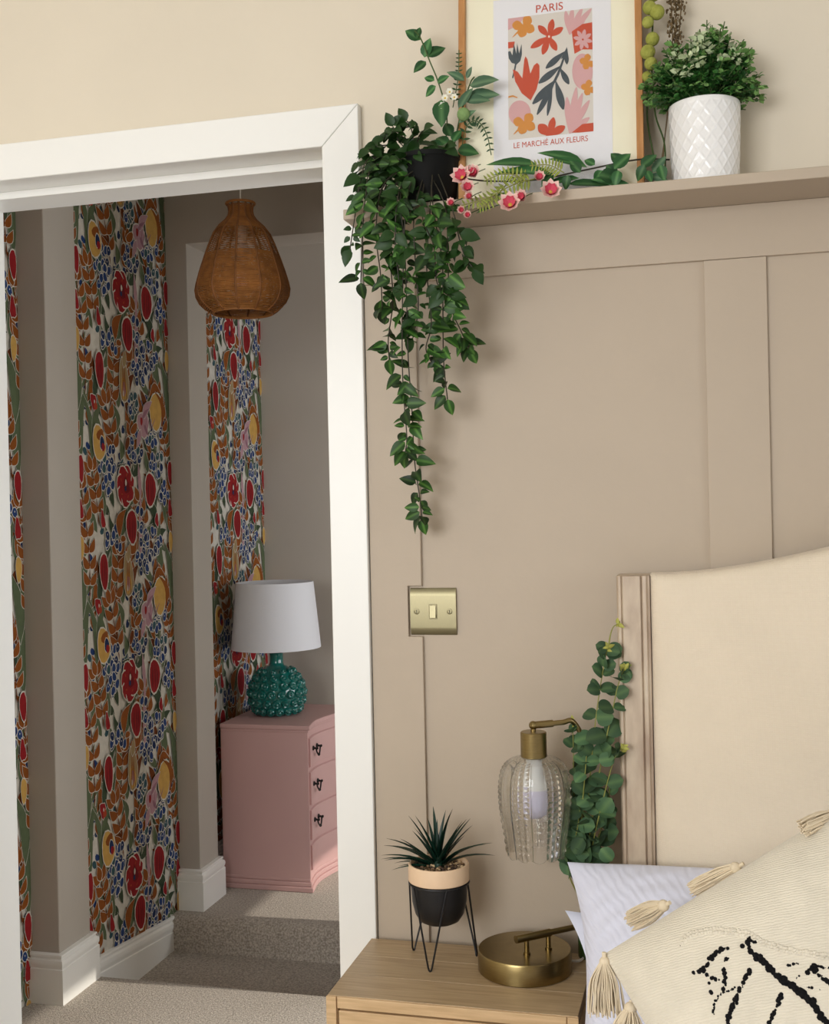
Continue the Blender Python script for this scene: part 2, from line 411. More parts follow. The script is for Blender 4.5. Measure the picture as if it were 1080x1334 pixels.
struct('wall_hall_pier', MB().box(-1.95, AX, AY0, AY1, -.2, 2.45), 'hall_paint', bevel=.003)
wm = struct('wall_hall_recess', MB().box(-1.95, WPX, AY1, BY0, -.2, 2.45), 'hall_paint')
struct('wall_hall_opening', MB().prism([(-1.95, 0), (BX, 0), (BX, 2.219), (HR, 2.219), (HR, 2.45), (-1.95, 2.45)], lambda p, q, t: (p, t, q), BY1, BY0), 'hall_paint', bevel=.002)
wf = struct('wall_hall_far_left', MB().box(-1.95, WPX, BY1, HYB+.1, 0, 2.45), 'hall_paint')
struct('wall_hall_back', MB().box(WPX, HR, HYB, HYB+.1, 0, 2.45), 'hall_paint')
hw = MB()
LW = ((.28, 1.25, .45, 1.73), (1.54, 2.28, .45, 1.57))
ys = [.155, LW[0][0], LW[0][1], LW[1][0], LW[1][1], HYB+.1]
for a, b in ((ys[0], ys[1]), (ys[2], ys[3]), (ys[4], ys[5])): hw.box(HR, HR+.1, a, b, -.2, 2.45)
for a, b, c, d in LW: hw.box(HR, HR+.1, a, b, -.2, c).box(HR, HR+.1, a, b, d, 2.45)
struct('wall_hall_right', hw, 'hall_paint')
for i, (a, b, c, d) in enumerate(LW):
    fr = MB().box(HR+.03, HR+.07, a, a+.035, c, d).box(HR+.03, HR+.07, b-.035, b, c, d).box(HR+.03, HR+.07, a, b, c, c+.035).box(HR+.03, HR+.07, a, b, d-.035, d)
    struct('window_%d' % (i+3), fr, 'white_gloss')
struct('wall_hall_light_block', MB().box(-.98, -.88, .952, BY0, -.2, 2.45), 'hall_paint')  # unseen partition, added to keep window light off the tread
struct('ceiling_hall', MB().box(-1.95, HR+.1, .155, HYB+.1, 2.45, 2.5), 'ceiling_white')

def skirt(name, path, h, t=.018, z=0, parent=None):
    """moulded skirting swept along xy path (solid side to the left of travel), mitred"""
    prof = [(0, 0), (t, 0), (t, h*.70), (t*.85, h*.715), (t*.85, h*.74), (t*.98, h*.78), (t, h*.83), (t*.9, h*.88), (t*.6, h*.905), (t*.6, h*.93), (t*.75, h*.95), (t*.7, h*.985), (t*.45, h), (0, h)]
    n = len(path); vs = []; fs = []; P = [V((x, y, 0)) for x, y in path]
    for i in range(n):
        d0 = (P[i]-P[i-1]).normalized() if i else (P[1]-P[0]).normalized()
        d1 = (P[i+1]-P[i]).normalized() if i < n-1 else d0
        n0 = V((d0.y, -d0.x, 0)); n1 = V((d1.y, -d1.x, 0)); b = (n0+n1); b = b/max(.2, b.dot(n0))
        for o_, q in prof: vs.append(P[i]+b*o_+V((0, 0, z+q)))
    m = len(prof)
    for i in range(n-1):
        for k in range(m): fs.append((i*m+k, i*m+(k+1) % m, (i+1)*m+(k+1) % m, (i+1)*m+k))
    fs += [tuple(range(m))[::-1], tuple(range((n-1)*m, n*m))]
    return struct(name, MB().add(vs, fs), 'white_gloss', parent, smooth=35)
skirt('baseboard_hall_pier', [(-1.829, AY0), (AX, AY0), (AX, AY1), (WPX, AY1)], .135)
bs = skirt('baseboard_hall_recess', [(WPX, AY1+.001), (WPX, BY0-.001)], .16, z=ZL)
for v in bs.data.vertices: v.co.z -= max(0, v.co.y-.93)*.105
skirt('baseboard_hall_opening', [(WPX, BY0), (BX, BY0), (BX, BY1), (WPX, BY1)], .135)
skirt('baseboard_hall_far_left', [(WPX, BY1+.002), (WPX, HYB)], .135)
skirt('baseboard_hall_back', [(WPX+.018, HYB), (HR, HYB)], .135)
skirt('baseboard_back', [(-.609, 0), (-.217, 0)], .15)

# wallpaper: printed floral repeat, cut to each strip of wall
PAPER = dict(paper=(210, 205, 194), red=(146, 30, 34), red2=(112, 22, 28), blue=(38, 62, 112), blue2=(28, 46, 86), green=(92, 104, 76), green2=(62, 76, 56), teal=(54, 84, 92),
             brown=(140, 78, 28), brown2=(106, 54, 18), gold=(200, 158, 84), lilac=(178, 140, 148), lilac2=(150, 108, 122), beige=(160, 138, 100), orange=(168, 66, 40))
for k, c in PAPER.items(): mat('print_'+k, c, .75, var=.07, vscale=45, spec=.2)
TW, TH = .56, .60
prng = random.Random(11)
def motif():
    S = []
    def add(c, pts, halo=.0):
        if halo:
            cx = sum(p[0] for p in pts)/len(pts); cy = sum(p[1] for p in pts)/len(pts)
            R_ = max(math.hypot(p[0]-cx, p[1]-cy) for p in pts); k = 1+halo/max(R_*.6, .004)
            S.append(('paper', [(cx+(x-cx)*k, cy+(y-cy)*k) for x, y in pts]))
        S.append((c, pts))
    def ell(c, x, y, a, b, rot=0, n=12, halo=.0018, wob=.08):
        ph = prng.random()*6
        add(c, [(x+math.cos(rot)*a*k1*math.cos(t)-math.sin(rot)*b*k1*math.sin(t), y+math.sin(rot)*a*k1*math.cos(t)+math.cos(rot)*b*k1*math.sin(t))
                for t, k1 in ((2*PI*i/n, 1+wob*math.sin(3*2*PI*i/n+ph)) for i in range(n))], halo)
    def leaf(c, x0, y0, x1, y1, w_, bend=0, halo=.0018, n=7):
        dx, dy = x1-x0, y1-y0; L_ = math.hypot(dx, dy); nx, ny = -dy/L_, dx/L_; lft = []; rgt = []
        for i in range(n+1):
            t = i/n; q = bend*L_*math.sin(PI*t); h = w_*math.sin(PI*min(1, t**.8))+.0006
            px_, py_ = x0+dx*t+nx*q, y0+dy*t+ny*q
            lft.append((px_+nx*h, py_+ny*h)); rgt.append((px_-nx*h, py_-ny*h))
        add(c, lft+rgt[::-1], halo)
    def stem(c, pts, w_):
        for a, b in zip(pts, pts[1:]): leaf(c, *a, *b, w_, 0, 0, 3)
    def sprig(c, x, y, ang, n, L_, lw, step):
        x0, y0 = x, y
        for i in range(n):
            x1, y1 = x0+step*math.cos(ang), y0+step*math.sin(ang); stem(c+'2' if c+'2' in PAPER else c, [(x0, y0), (x1, y1)], .0022)
            for s_ in (-1, 1):
                a2 = ang+s_*.75; leaf(c, x1, y1, x1+L_*math.cos(a2), y1+L_*math.sin(a2), lw, .12*s_)
            x0, y0 = x1, y1; ang += .06
        leaf(c, x0, y0, x0+L_*math.cos(ang), y0+L_*math.sin(ang), lw)
    def bells(x, y, rx, ry, n):
        for i in range(n):
            a = prng.random()*2*PI; r = math.sqrt(prng.random()); q, s_ = x+rx*r*math.cos(a), y+ry*r*math.sin(a)
            ell(prng.choice(('blue', 'blue', 'blue2', 'teal')), q, s_, .011, .0145, prng.uniform(-.7, .7), 9, .002)
            if prng.random() < .4: ell('paper', q, s_+.003, .002, .003, 0, 6, 0)
    def tulip(x, y, a, b, rot=0, c='red'):
        ell(c, x, y, a, b, rot, 14, .004, .06)
        for k in (-.45, .1, .5): leaf(c+'2', x+k*a, y-b*.8, x+k*a*.8, y+b*.7, a*.09, 0, 0)
    def rose(x, y, r):
        for i in range(7):
            a = 2*PI*i/7+.3; ell('red', x+r*.55*math.cos(a), y+r*.75*math.sin(a), r*.5, r*.52, a, 10, .003 if i < 7 else 0)
        ell('red', x, y, r*.75, r*.95, 0, 12, 0); ell('red2', x+.1*r, y, r*.35, r*.5, .3, 9, 0, .2); ell('paper', x+.05*r, y+.2*r, r*.1, r*.2, 0, 7, 0); ell('blue2', x, y-.15*r, r*.13, r*.16, 0, 7, 0)
        for i in range(5): ell('orange', x+r*.6*math.cos(i*1.3), y+r*.7*math.sin(i*1.3), r*.12, r*.05, i, 6, 0)
    Wt = TW
    # ground filling: small blue bells and short leaves all over
    for i in range(110):
        x, y = prng.random()*Wt, prng.random()*TH
        ell(prng.choice(('blue', 'blue2', 'teal', 'blue')), x, y, .010, .014, prng.uniform(-1, 1), 8, .0018)
    for i in range(120):
        x, y = prng.random()*Wt, prng.random()*TH; a = prng.uniform(.5, 2.6); q_ = prng.uniform(.06, .10)
        leaf(prng.choice(('green', 'green2', 'brown', 'green', 'brown', 'brown2')), x, y, x+q_*math.cos(a), y+q_*math.sin(a), .014, prng.uniform(-.25, .25))
    U = lambda u: u*Wt
    Vv = lambda v: TH-v*TH
    # long green blades
    for (u0, v0, u1, v1, w_, b_) in ((.0, .98, .06, .62, .020, .1), (.10, 1.0, .03, .66, .016, -.12), (.16, .80, .38, .32, .015, .18), (.30, .62, .22, .30, .016, -.15), (.40, .36, .60, .17, .017, .28), (.80, .36, .63, .18, .019, -.3),
                                       (.66, .55, .76, .30, .016, .35), (.90, .62, .84, .28, .020, .1), (.98, .74, .90, .40, .021, -.1), (.14, .95, .26, .62, .015, .15), (.06, .28, .16, .02, .015, .15), (.92, .30, .97, .04, .016, .1), (.30, .40, .46, .14, .012, -.2)):
        leaf('green' if prng.random() < .7 else 'green2', U(u0), Vv(v0), U(u1), Vv(v1), w_, b_)
    sprig('brown', U(.05), Vv(.66), 1.5, 7, .052, .013, .047)
    sprig('brown', U(.30), Vv(.72), 1.3, 4, .055, .015, .042); sprig('brown', U(.68), Vv(.36), 1.9, 3, .05, .014, .04); sprig('brown', U(.16), Vv(.30), 1.7, 4, .05, .014, .042)
    sprig('brown', U(.94), Vv(1.0), 1.62, 6, .05, .012, .042)
    sprig('brown', U(.34), Vv(.98), 1.75, 4, .056, .014, .045)
    sprig('brown', U(.50), Vv(1.03), 1.35, 3, .05, .015, .04)
    leaf('lilac', U(.60), Vv(.5), U(.62), Vv(.1), .011, 0); leaf('lilac', U(.62), Vv(.16), U(.6), Vv(-.02), .010, 0)
    for a in ((.74, .40, .075, .05, 24), (.30, .38, .045, .045, 13), (.65, .50, .06, .045, 17), (.56, .68, .035, .05, 11), (.25, .97, .06, .045, 20), (.78, .80, .06, .05, 18), (.80, .97, .055, .05, 16), (.56, .90, .05, .05, 14), (.58, .28, .03, .04, 8), (.90, .12, .03, .04, 8), (.26, .08, .045, .04, 12)):
        bells(U(a[0]), Vv(a[1]), a[2], a[3], a[4])
    # large motifs
    leaf('brown', U(.36), Vv(.36), U(.44), Vv(.22), .020, .2); leaf('brown', U(.42), Vv(.43), U(.55), Vv(.33), .020, -.3)
    ell('beige', U(.45), Vv(.56), .030, .068, .08, 14, .003); ell('gold', U(.45), Vv(.60), .018, .035, .08, 12, 0); ell('lilac', U(.45), Vv(.60), .010, .024, 0, 9, 0); ell('paper', U(.44), Vv(.625), .004, .010, 0, 7, 0)
    for k in (-.6, 0, .6): leaf('brown', U(.45)+k*.024, Vv(.66), U(.45)+k*.012, Vv(.47), .0022, .05*k, 0)
    leaf('beige', U(.45), Vv(.49), U(.47), Vv(.40), .012)
    ell('gold', U(.82), Vv(.69), .042, .062, -.12, 14, .003, .05); leaf('brown', U(.88), Vv(.78), U(.80), Vv(.58), .012, -.3, 0); leaf('brown', U(.74), Vv(.62), U(.90), Vv(.60), .013, .35, .002)
    ell('lilac', U(.66), Vv(.77), .036, .040, .3, 14, .003, .12); leaf('lilac', U(.66), Vv(.74), U(.77), Vv(.64), .016, .1); leaf('lilac2', U(.64), Vv(.76), U(.74), Vv(.68), .006, .1, 0); leaf('lilac', U(.63), Vv(.8), U(.58), Vv(.90), .012); leaf('lilac2', U(.67), Vv(.77), U(.72), Vv(.83), .007, 0, 0); ell('red', U(.64), Vv(.755), .008, .014, 0, 8, 0)
    for k in range(4): leaf('lilac2', U(.69)+.012*k, Vv(.79), U(.70)+.02*k, Vv(.73), .0016, 0, 0)
    ell('gold', U(.17), Vv(.89), .036, .052, .15, 14, .003, .06); ell('brown', U(.18), Vv(.85), .022, .016, .5, 10, 0); ell('blue2', U(.20), Vv(.89), .013, .020, 0, 10, .002); ell('red', U(.21), Vv(.91), .010, .013, 0, 9, 0)
    ell('red', U(.12), Vv(.69), .016, .024, .2, 11, .002, .2); ell('orange', U(.14), Vv(.71), .010, .013, .2, 9, 0); ell('paper', U(.13), Vv(.69), .003, .006, 0, 6, 0)
    ell('red', U(.19), Vv(.27), .012, .028, .2, 11, .002, .2); ell('red', U(.80), Vv(.28), .012, .022, .1, 11, .002, .2); ell('red', U(.97), Vv(.22), .014, .03, .1, 11, .002, .2)
    ell('red', U(.98), Vv(.02), .016, .04, .05, 12, .003); ell('gold', U(.97), Vv(.4), .014, .035, 0, 11, .002)
    rose(U(.44), Vv(.10), .052)
    tulip(U(.73), Vv(.115), .036, .053); tulip(U(.50), Vv(.31), .033, .052, .05); tulip(U(.19), Vv(.525), .024, .054, .05)
    ell('brown', U(.55), Vv(.80), .026, .014, .6, 10, .002); ell('brown2', U(.47), Vv(.88), .024, .012, 1.1, 10, .002); ell('brown', U(.40), Vv(.37), .016, .010, 0, 9, .002)
    return S
MOT = motif()
PK = list(PAPER)
def wallpaper(parent, x, y0, y1, z0, z1, ya, za):
    """paper hung on a wall facing +x; (ya, za) = world y and z of the left top corner of one repeat"""
    mb = MB(); mb.cur = 0
    mb.add([(x+.0004, y0, z0), (x+.0004, y1, z0), (x+.0004, y1, z1), (x+.0004, y0, z1)], [(0, 1, 2, 3)])
    i0 = math.floor((y0-ya)/TW)-1; i1 = math.ceil((y1-ya)/TW)+1; j0 = math.floor((z0-za)/TH)-1; j1 = math.ceil((z1-za)/TH)+1
    for j in range(j1, j0-1, -1):
        for i in range(i0, i1+1):
            for k, (c, pts) in enumerate(MOT):
                q = clip([(ya+i*TW+a, za-TH+j*TH+b) for a, b in pts], y0, y1, z0, z1)
                if len(q) < 3: continue
                mb.cur = PK.index(c)
                dx = x+.0005+k*6e-6
                mb.add([(dx, a, b) for a, b in q], [tuple(range(len(q)))])
    return obj('wallpaper', mb, ['print_'+k for k in PK], parent)
_r0 = PX(153, 633, WPX)
za = _r0.z + .10*TH
wallpaper(wm, WPX, AY1, BY0, ZL+.05, 2.45, BY0-TW, za)
wallpaper(wf, WPX, BY1, HYB, .13, 2.45, 1.77, za-.005)
wallpaper(wl, -1.829, .155, AY0, .0, 2.45, AY0-TW*1.02, za-.05)

# ------------------------------------------------------------------ pink chest and its lamp
cx0, cx1, cy0, cy1, ct = -1.70, -1.375, 1.742, 2.16, .578
ch = thing('chest_of_drawers', 'small dusty pink painted chest of drawers with dark drop handles, on the carpet', 'chest', ((cx0+cx1)/2, (cy0+cy1)/2, 0))
def frontx(y, d=0):
    t = (y-cy0)/(cy1-cy0); return cx1 + d - .016*math.sin(2*PI*t)*(1 if t < .5 else 1) + 0*t
def outline(ex, ey, d):
    n = 16; pts = [(cx0, cy0-ey), (cx0, cy1+ey)]
    return pts + [(frontx(cy1-(cy1-cy0)*i/n, d), (cy1+ey) if i == 0 else (cy0-ey) if i == n else cy1-(cy1-cy0)*i/n) for i in range(n+1)]
fl = lambda p, q, t: (p, q, t)
obj('body', MB().prism(outline(0, 0, 0), fl, .045, ct-.022), 'pink_paint', ch, smooth=40)
obj('top', MB().prism(outline(.008, .008, .012), fl, ct-.016, ct).prism(outline(.003, .003, .005), fl, ct-.026, ct-.016), 'pink_paint', ch, bevel=.003)
obj('plinth', MB().prism(outline(.009, .009, .013), fl, 0, .018).prism(outline(.005, .005, .007), fl, .018, .034).prism(outline(.0015, .0015, .002), fl, .034, .046), 'pink_paint', ch, bevel=.003)
zz = [PY(416, y, cy0).z for y in (958, 1003, 1053, 1103)]
zz = [.536, .418, .286, .164, .06]
for i in range(4):
    z1, z0 = zz[i]-.008, zz[i+1]+.008; n = 12; a, b = cy0+.025, cy1-.025
    def drw(u, v, z0=z0, z1=z1): y = a+(b-a)*u; return (frontx(y, .006), y, z0+(z1-z0)*v)
    mb = MB(); vs = []
    for k in range(n+1):
        y = a+(b-a)*k/n
        for dd, z in ((0, z0), (.007, z0+.003), (.007, z1-.003), (0, z1)): vs.append((frontx(y, dd), y, z))
    fs = [(k*4+m, (k+1)*4+m, (k+1)*4+m+1, k*4+m+1) for k in range(n) for m in range(3)]+[(0, 1, 2, 3), (n*4+3, n*4+2, n*4+1, n*4)]
    dr = obj('drawer', mb.add(vs, fs), 'pink_paint', ch, smooth=40)
    if i == 3: continue
    for yh in (cy0+.095, cy0+.30):
        zc = (z0+z1)/2+.008; hb = MB()
        for s_ in (-1, 1):
            y = yh+s_*.022; x = frontx(y, .007)
            hb.lathe([(.0005, 0), (.009, .001), (.008, .004), (.004, .006), (.003, .014), (.0055, .016), (.004, .02), (.0005, .021)], (0, 0, 0), 10)
            k = len(hb.v)-80
            for j in range(k, len(hb.v)): p = hb.v[j]; hb.v[j] = (x+p[2], y+p[0], zc+p[1])
        pts = []
        for q in range(13):
            t = q/12; y = yh-.022+.044*t; pts.append((frontx(yh, .021)+.002*math.sin(PI*t), y, zc-.026*math.sin(PI*t)**.7))
        hb.tube(pts, .0028, 6).ball(pts[6], .0055, 8, 5)
        obj('handle', hb, 'dark_iron', dr, smooth=50)

lc = PZ(367, 930, ct); lc = V((-1.565, 1.95, ct))
tl = thing('table_lamp', 'teal bobbled ceramic table lamp with a white tapered drum shade, on the pink chest', 'lamp', lc)
def lpr(z):  # body radius by height
    t = min(1, max(0, z/.185)); return .068+.040*math.sin(PI*min(1, t*1.12+.10))**.8 if t < .75 else .068+.040*math.sin(PI*min(1, .94))**.8
prof = [(.001, 0), (.062, 0), (.078, .008), (.094, .035), (.102, .068), (.098, .102), (.086, .132), (.066, .158), (.044, .172), (.028, .180), (.025, .190), (.025, .218), (.027, .224), (.020, .228), (.001, .228)]
body = MB().lathe(prof, lc, 40)
def prad(z):
    for (r0, a), (r1, b) in zip(prof[1:], prof[2:]):
        if a <= z <= b and b > a: return r0+(r1-r0)*(z-a)/(b-a)
    return .05
for row, (z, n) in enumerate(((.020, 17), (.050, 18), (.082, 18), (.112, 17), (.138, 14), (.160, 11))):
    r = prad(z); dr_ = (prad(z+.006)-prad(z-.006))/.012; nz = -dr_; nn = math.hypot(1, nz)
    for k in range(n):
        a = 2*PI*(k+.5*(row % 2))/n; d = V((math.cos(a)/nn, math.sin(a)/nn, nz/nn)); M = orient(lc+V((r*math.cos(a), r*math.sin(a), z)), d.cross(V((0, 0, 1))), d)
        bm = [(.0165, -.002), (.0160, .005), (.0125, .0085), (.0095, .0065), (.007, .0065), (.0045, .011), (.0005, .0125)]
        s0 = 1 if n > 14 else .85
        body.add([M @ V((q*math.cos(2*PI*j/10)*s0, q*math.sin(2*PI*j/10)*s0, h*s0)) for q, h in bm for j in range(10)],
                 [(i*10+j, i*10+(j+1) % 10, (i+1)*10+(j+1) % 10, (i+1)*10+j) for i in range(len(bm)-1) for j in range(10)])
obj('ceramic_base', body, 'teal_glaze', tl, smooth=50)
obj('metal_neck', MB().tube([lc+V((0, 0, .226)), lc+V((0, 0, .29))], .011, 12), 'cable_white', tl, smooth=50)
sz0, sz1 = .244, .485; R0, R1 = .165, .142
obj('lamp_shade', MB().lathe([(R0, sz0), (R1, sz1), (R1-.004, sz1), (R0-.004, sz0), (R0, sz0)], lc, 56), 'shade_white', tl, smooth=40)
obj('shade_ring', MB().lathe([(.018, .288), (.018, .291), (.012, .291), (.012, .288), (.018, .288)], lc, 16).tube([lc+V((.015, 0, .29)), lc+V((R0-.012, 0, .262))], .0015, 6).tube([lc+V((-.008, .012, .29)), lc+V((-.073, .126, .262))], .0015, 6).tube([lc+V((-.008, -.012, .29)), lc+V((-.073, -.126, .262))], .0015, 6), 'cable_white', tl)

# ------------------------------------------------------------------ rattan pendant
pc = PY(316.5, 408, 1.1)
pd = thing('pendant_light', 'woven brown rattan pendant light shade with a narrow neck, hanging in the hall', 'light', (pc.x, pc.y, pc.z))
pprof = [(.041, .318), (.035, .309), (.0335, .296), (.036, .283), (.046, .268), (.066, .250), (.084, .226), (.096, .198), (.110, .160), (.123, .122), (.133, .088), (.137, .068), (.134, .048), (.124, .028), (.107, .012), (.092, .002), (.086, 0)]
def pr_at(z):
    for (r0, a), (r1, b) in zip(pprof, pprof[1:]):
        if b <= z <= a: return r1+(r0-r1)*(z-b)/(a-b)
    return pprof[-1][0]
NR = 12
for k in range(NR):
    a = 2*PI*k/NR+.26
    obj('rib', MB().tube([pc+V((r*math.cos(a), r*math.sin(a), z)) for r, z in pprof], .0034, 6), 'rattan_dark', pd, smooth=60)
wv = MB(); z = .0
while z < .312:
    r = pr_at(z); open_ = .165 < z < .238
    pts = []
    for k in range(NR*3+1):
        ph = (k % 3)/3; a = 2*PI*k/(NR*3)+.26
        sag = 1-.035*math.sin(PI*ph)
        pts.append(pc+V((r*sag*math.cos(a), r*sag*math.sin(a), z+random.uniform(-.0006, .0006))))
    wv.tube(pts, .0013 if open_ else .0017, 5, False)
    z += .0052 if open_ else (.0030 if z > .24 else .0036)
tag(obj('weave', wv, 'rattan', pd, smooth=60), kind='stuff')
obj('rim', MB().tube([pc+V((.041*math.cos(a), .041*math.sin(a), .318)) for a in [2*PI*k/24 for k in range(25)]], .004, 6, False), 'rattan', pd, smooth=60)
obj('rim', MB().tube([pc+V((.086*math.cos(a), .086*math.sin(a), 0)) for a in [2*PI*k/32 for k in range(33)]], .004, 6, False), 'rattan', pd, smooth=60)
obj('cable', MB().tube([pc+V((0, 0, .25)), (pc.x, pc.y, 2.45)], .0022, 6), 'cable_white', pd)
obj('lamp_holder', MB().lathe([(.001, .2), (.018, .2), (.018, .255), (.012, .262), (.001, .262)], pc, 14), 'cable_white', pd, smooth=40)
obj('bulb', MB().ball(pc+V((0, 0, .172)), .03, 12, 8), 'bulb_white', pd, smooth=60)
obj('ceiling_rose', MB().lathe([(.001, -.022), (.03, -.022), (.045, -.012), (.048, -.0003), (.001, -.0003)], (pc.x, pc.y, 2.45), 20), 'white_gloss', pd, smooth=40)

# ------------------------------------------------------------------ light switch
a = PY(534.5, 766.5, .0); b = PY(593.5, 827.5, .0)
sc_ = V(((a.x+b.x)/2, .0085, (a.z+b.z)/2)); hw_ = .0425
sw = thing('light_switch', 'antique brass light switch plate with one rocker, set on the taupe panelling', 'switch', sc_)
prof = [(-hw_, 0), (-hw_, -.002), (-hw_+.004, -.0045), (-hw_+.011, -.0064), (-hw_+.014, -.0066), (hw_-.014, -.0066), (hw_-.011, -.0064), (hw_-.004, -.0045), (hw_, -.002), (hw_, 0)]
obj('plate', MB().prism(prof, lambda p, q, t: (sc_.x+t, sc_.y+q, sc_.z+p), -hw_, hw_), 'switch_brass', sw, smooth=25)
obj('rocker_surround', MB().box(sc_.x-.0075, sc_.x+.0075, sc_.y-.0078, sc_.y-.006, sc_.z-.0135, sc_.z+.0135), 'switch_brass', sw, bevel=.0007)
obj('rocker', MB().prism([(-.0115, -.0076), (-.0115, -.0118), (0, -.0102), (.0115, -.0090), (.0115, -.0076)], lambda p, q, t: (sc_.x+t, sc_.y+q, sc_.z+p), -.006, .006), 'switch_brass', sw, bevel=.0006)
for s_ in (-1, 1):
    c = sc_+V((s_*.0305, -.0064, 0)); pr_ = [(.0055, 0), (.0050, .0009), (.0034, .0012), (.0030, .0004), (.0003, .0004)]
    mb = MB().lathe(pr_, (0, 0, 0), 14); mb.v = [(c.x+p[0], c.y-p[2], c.z+p[1]) for p in mb.v]
    scw = obj('screw', mb, 'switch_brass', sw, smooth=30)
    obj('slot', MB().box(c.x-.0006, c.x+.0006, c.y-.0008, c.y-.0003, c.z-.0028, c.z+.0028), 'dark_hole', scw)

# ------------------------------------------------------------------ nightstand
nx0, nx1, ny0, ny1, nz = -.6175, -.213, -.268, -.020, .542
ns = thing('nightstand', 'light oak nightstand with a cane drawer front, between the doorway and the bed', 'nightstand', ((nx0+nx1)/2, (ny0+ny1)/2, 0))
yb = [ny0, ny0+.085, ny0+.168, ny1]
for k in range(3): obj('board', MB().box(nx0+.0015, nx1-.0015, yb[k]+.0004, yb[k+1]-.0004, nz-.018, nz), 'oak_top_shaded', ns, bevel=.0005)
for x in (nx0, nx1-.018): obj('side_panel', MB().box(x, x+.018, ny0+.002, ny1, .12, nz-.0185), 'oak', ns, bevel=.001)
for x in (nx0, nx1-.017): obj('stile', MB().box(x, x+.017, ny0-.004, ny0+.002, .12, nz-.001), 'oak', ns, bevel=.001)
obj('rail', MB().box(nx0+.0185, nx1-.0185, ny0-.003, ny0+.01, nz-.0195, nz-.0015), 'oak', ns, bevel=.001)
obj('rail', MB().box(nx0+.0185, nx1-.0185, ny0-.003, ny0+.01, .12, .14), 'oak', ns, bevel=.001)
obj('back_panel', MB().box(nx0+.019, nx1-.019, ny1-.006, ny1, .14, nz-.02), 'oak', ns)
for x in (nx0+.004, nx1-.04):
    for y in (ny0+.002, ny1-.04): obj('leg', MB().prism([(0, 0), (.036, 0), (.036, .036), (0, .036)], lambda p, q, t, x=x, y=y: (x+.018+(p-.018)*(.65 if t < .05 else 1), y+.018+(q-.018)*(.65 if t < .05 else 1), t), 0, .119), 'oak', ns, bevel=.001)
for z0, z1 in ((.334, nz-.023), (.144, .330)):
    x0, x1 = nx0+.0205, nx1-.0205; bw = .034
    mb = MB().box(x0, x1, ny0-.002, ny0+.014, z1-bw, z1).box(x0, x1, ny0-.002, ny0+.014, z0, z0+bw).box(x0, x0+bw, ny0-.002, ny0+.014, z0+bw, z1-bw).box(x1-bw, x1, ny0-.002, ny0+.014, z0+bw, z1-bw)
    d = obj('drawer', mb, 'oak', ns, bevel=.001)
    cn = MB(); ax, bx_ = x0+bw, x1-bw; az, bz = z0+bw, z1-bw
    nxs = int((bx_-ax)/.009)
    for k in range(nxs+1): q = ax+(bx_-ax)*k/nxs; cn.box(q-.0022, q+.0022, ny0+.003, ny0+.0045, az, bz)
    nzs = int((bz-az)/.009)
    for k in range(nzs+1): q = az+(bz-az)*k/nzs; cn.box(ax, bx_, ny0+.0048, ny0+.0063, q-.0022, q+.0022)
    tag(obj('cane_weave', cn, 'cane', d), kind='stuff')
    obj('cane_backing', MB().box(ax, bx_, ny0+.008, ny0+.011, az, bz), 'oak', d)
    kc = ((x0+x1)/2, ny0-.002, z1-.014); mb = MB().lathe([(.001, .020), (.008, .020), (.0125, .016), (.0125, .012), (.007, .007), (.006, 0), (.001, 0)], (0, 0, 0), 16)
    mb.v = [(kc[0]+p[0], kc[1]-p[2], kc[2]+p[1]) for p in mb.v]
    obj('knob', mb, 'oak', d, smooth=50)

# ------------------------------------------------------------------ potted spiky plant in a wire stand
sc2 = V((-.4685, -.098, nz)); pr2 = .0515
zr = .681
sp_ = thing('spiky_plant', 'spiky dark green plant in a black and blush pot on a wire stand', 'plant', sc2)
pz = zr-nz
obj('pot', MB().lathe([(.001, .068), (.026, .068), (.034, .072), (.042, .084), (.047, .105), (.049, pz+.002)], sc2, 40), 'black_matt', sp_, smooth=50)
obj('pot_rim', MB().lathe([(.0495, pz), (.0525, pz+.002), (.0525, pz+.028), (.051, pz+.0305), (.0485, pz+.0305), (.0475, pz+.028), (.0475, pz+.014), (.001, pz+.014)], sc2, 44), 'blush_clay', sp_, smooth=40)
gv = MB()
for k in range(260):
    r = .046*math.sqrt(random.random()); a = random.random()*6.283
    gv.ball(sc2+V((r*math.cos(a), r*math.sin(a), pz+.020+random.random()*.004+.004*(1-r/.046))), random.uniform(.0022, .0042), 6, 4, (1, random.uniform(.7, 1.2), .7))
gv.m = [(i//24) % 3 for i in range(len(gv.f))]
mat('gravel_tan', (196, 168, 130), .7); mat('gravel_dark', (62, 44, 32), .7)
tag(obj('gravel', gv, ['gravel', 'gravel_tan', 'gravel_dark'], sp_, smooth=60), kind='stuff')
obj('stand_ring', MB().tube([sc2+V((.0515*math.cos(2*PI*k/36), .0515*math.sin(2*PI*k/36), pz-.002)) for k in range(37)], .0017, 6, False), 'black_matt', sp_, smooth=60)
for k in range(3):
    a = math.radians((-97, 28, 149)[k]); rt = .0522; rb = (.052, .064, .066)[k]; da = .60
    top0 = sc2+V((rt*math.cos(a-da), rt*math.sin(a-da), pz-.002)); top1 = sc2+V((rt*math.cos(a+da), rt*math.sin(a+da), pz-.002)); bt = sc2+V((rb*math.cos(a), rb*math.sin(a), .0017))
    tn = V((-math.sin(a), math.cos(a), 0))*.0035
    obj('leg', MB().tube([top0, bt-tn+V((0, 0, .006)), bt-tn*.5+V((0, 0, .001)), bt, bt+tn*.5+V((0, 0, .001)), bt+tn+V((0, 0, .006)), top1], .0017, 6), 'black_matt', sp_, smooth=60)
spk = [leaf_mesh('spike_leaf', 'leaf_spike', 1, .062, .7, c_, lambda t: (1-t)**.7*(.8+.2*min(1, t*5))+.02, 7) for c_ in (.15, .4, .7)]
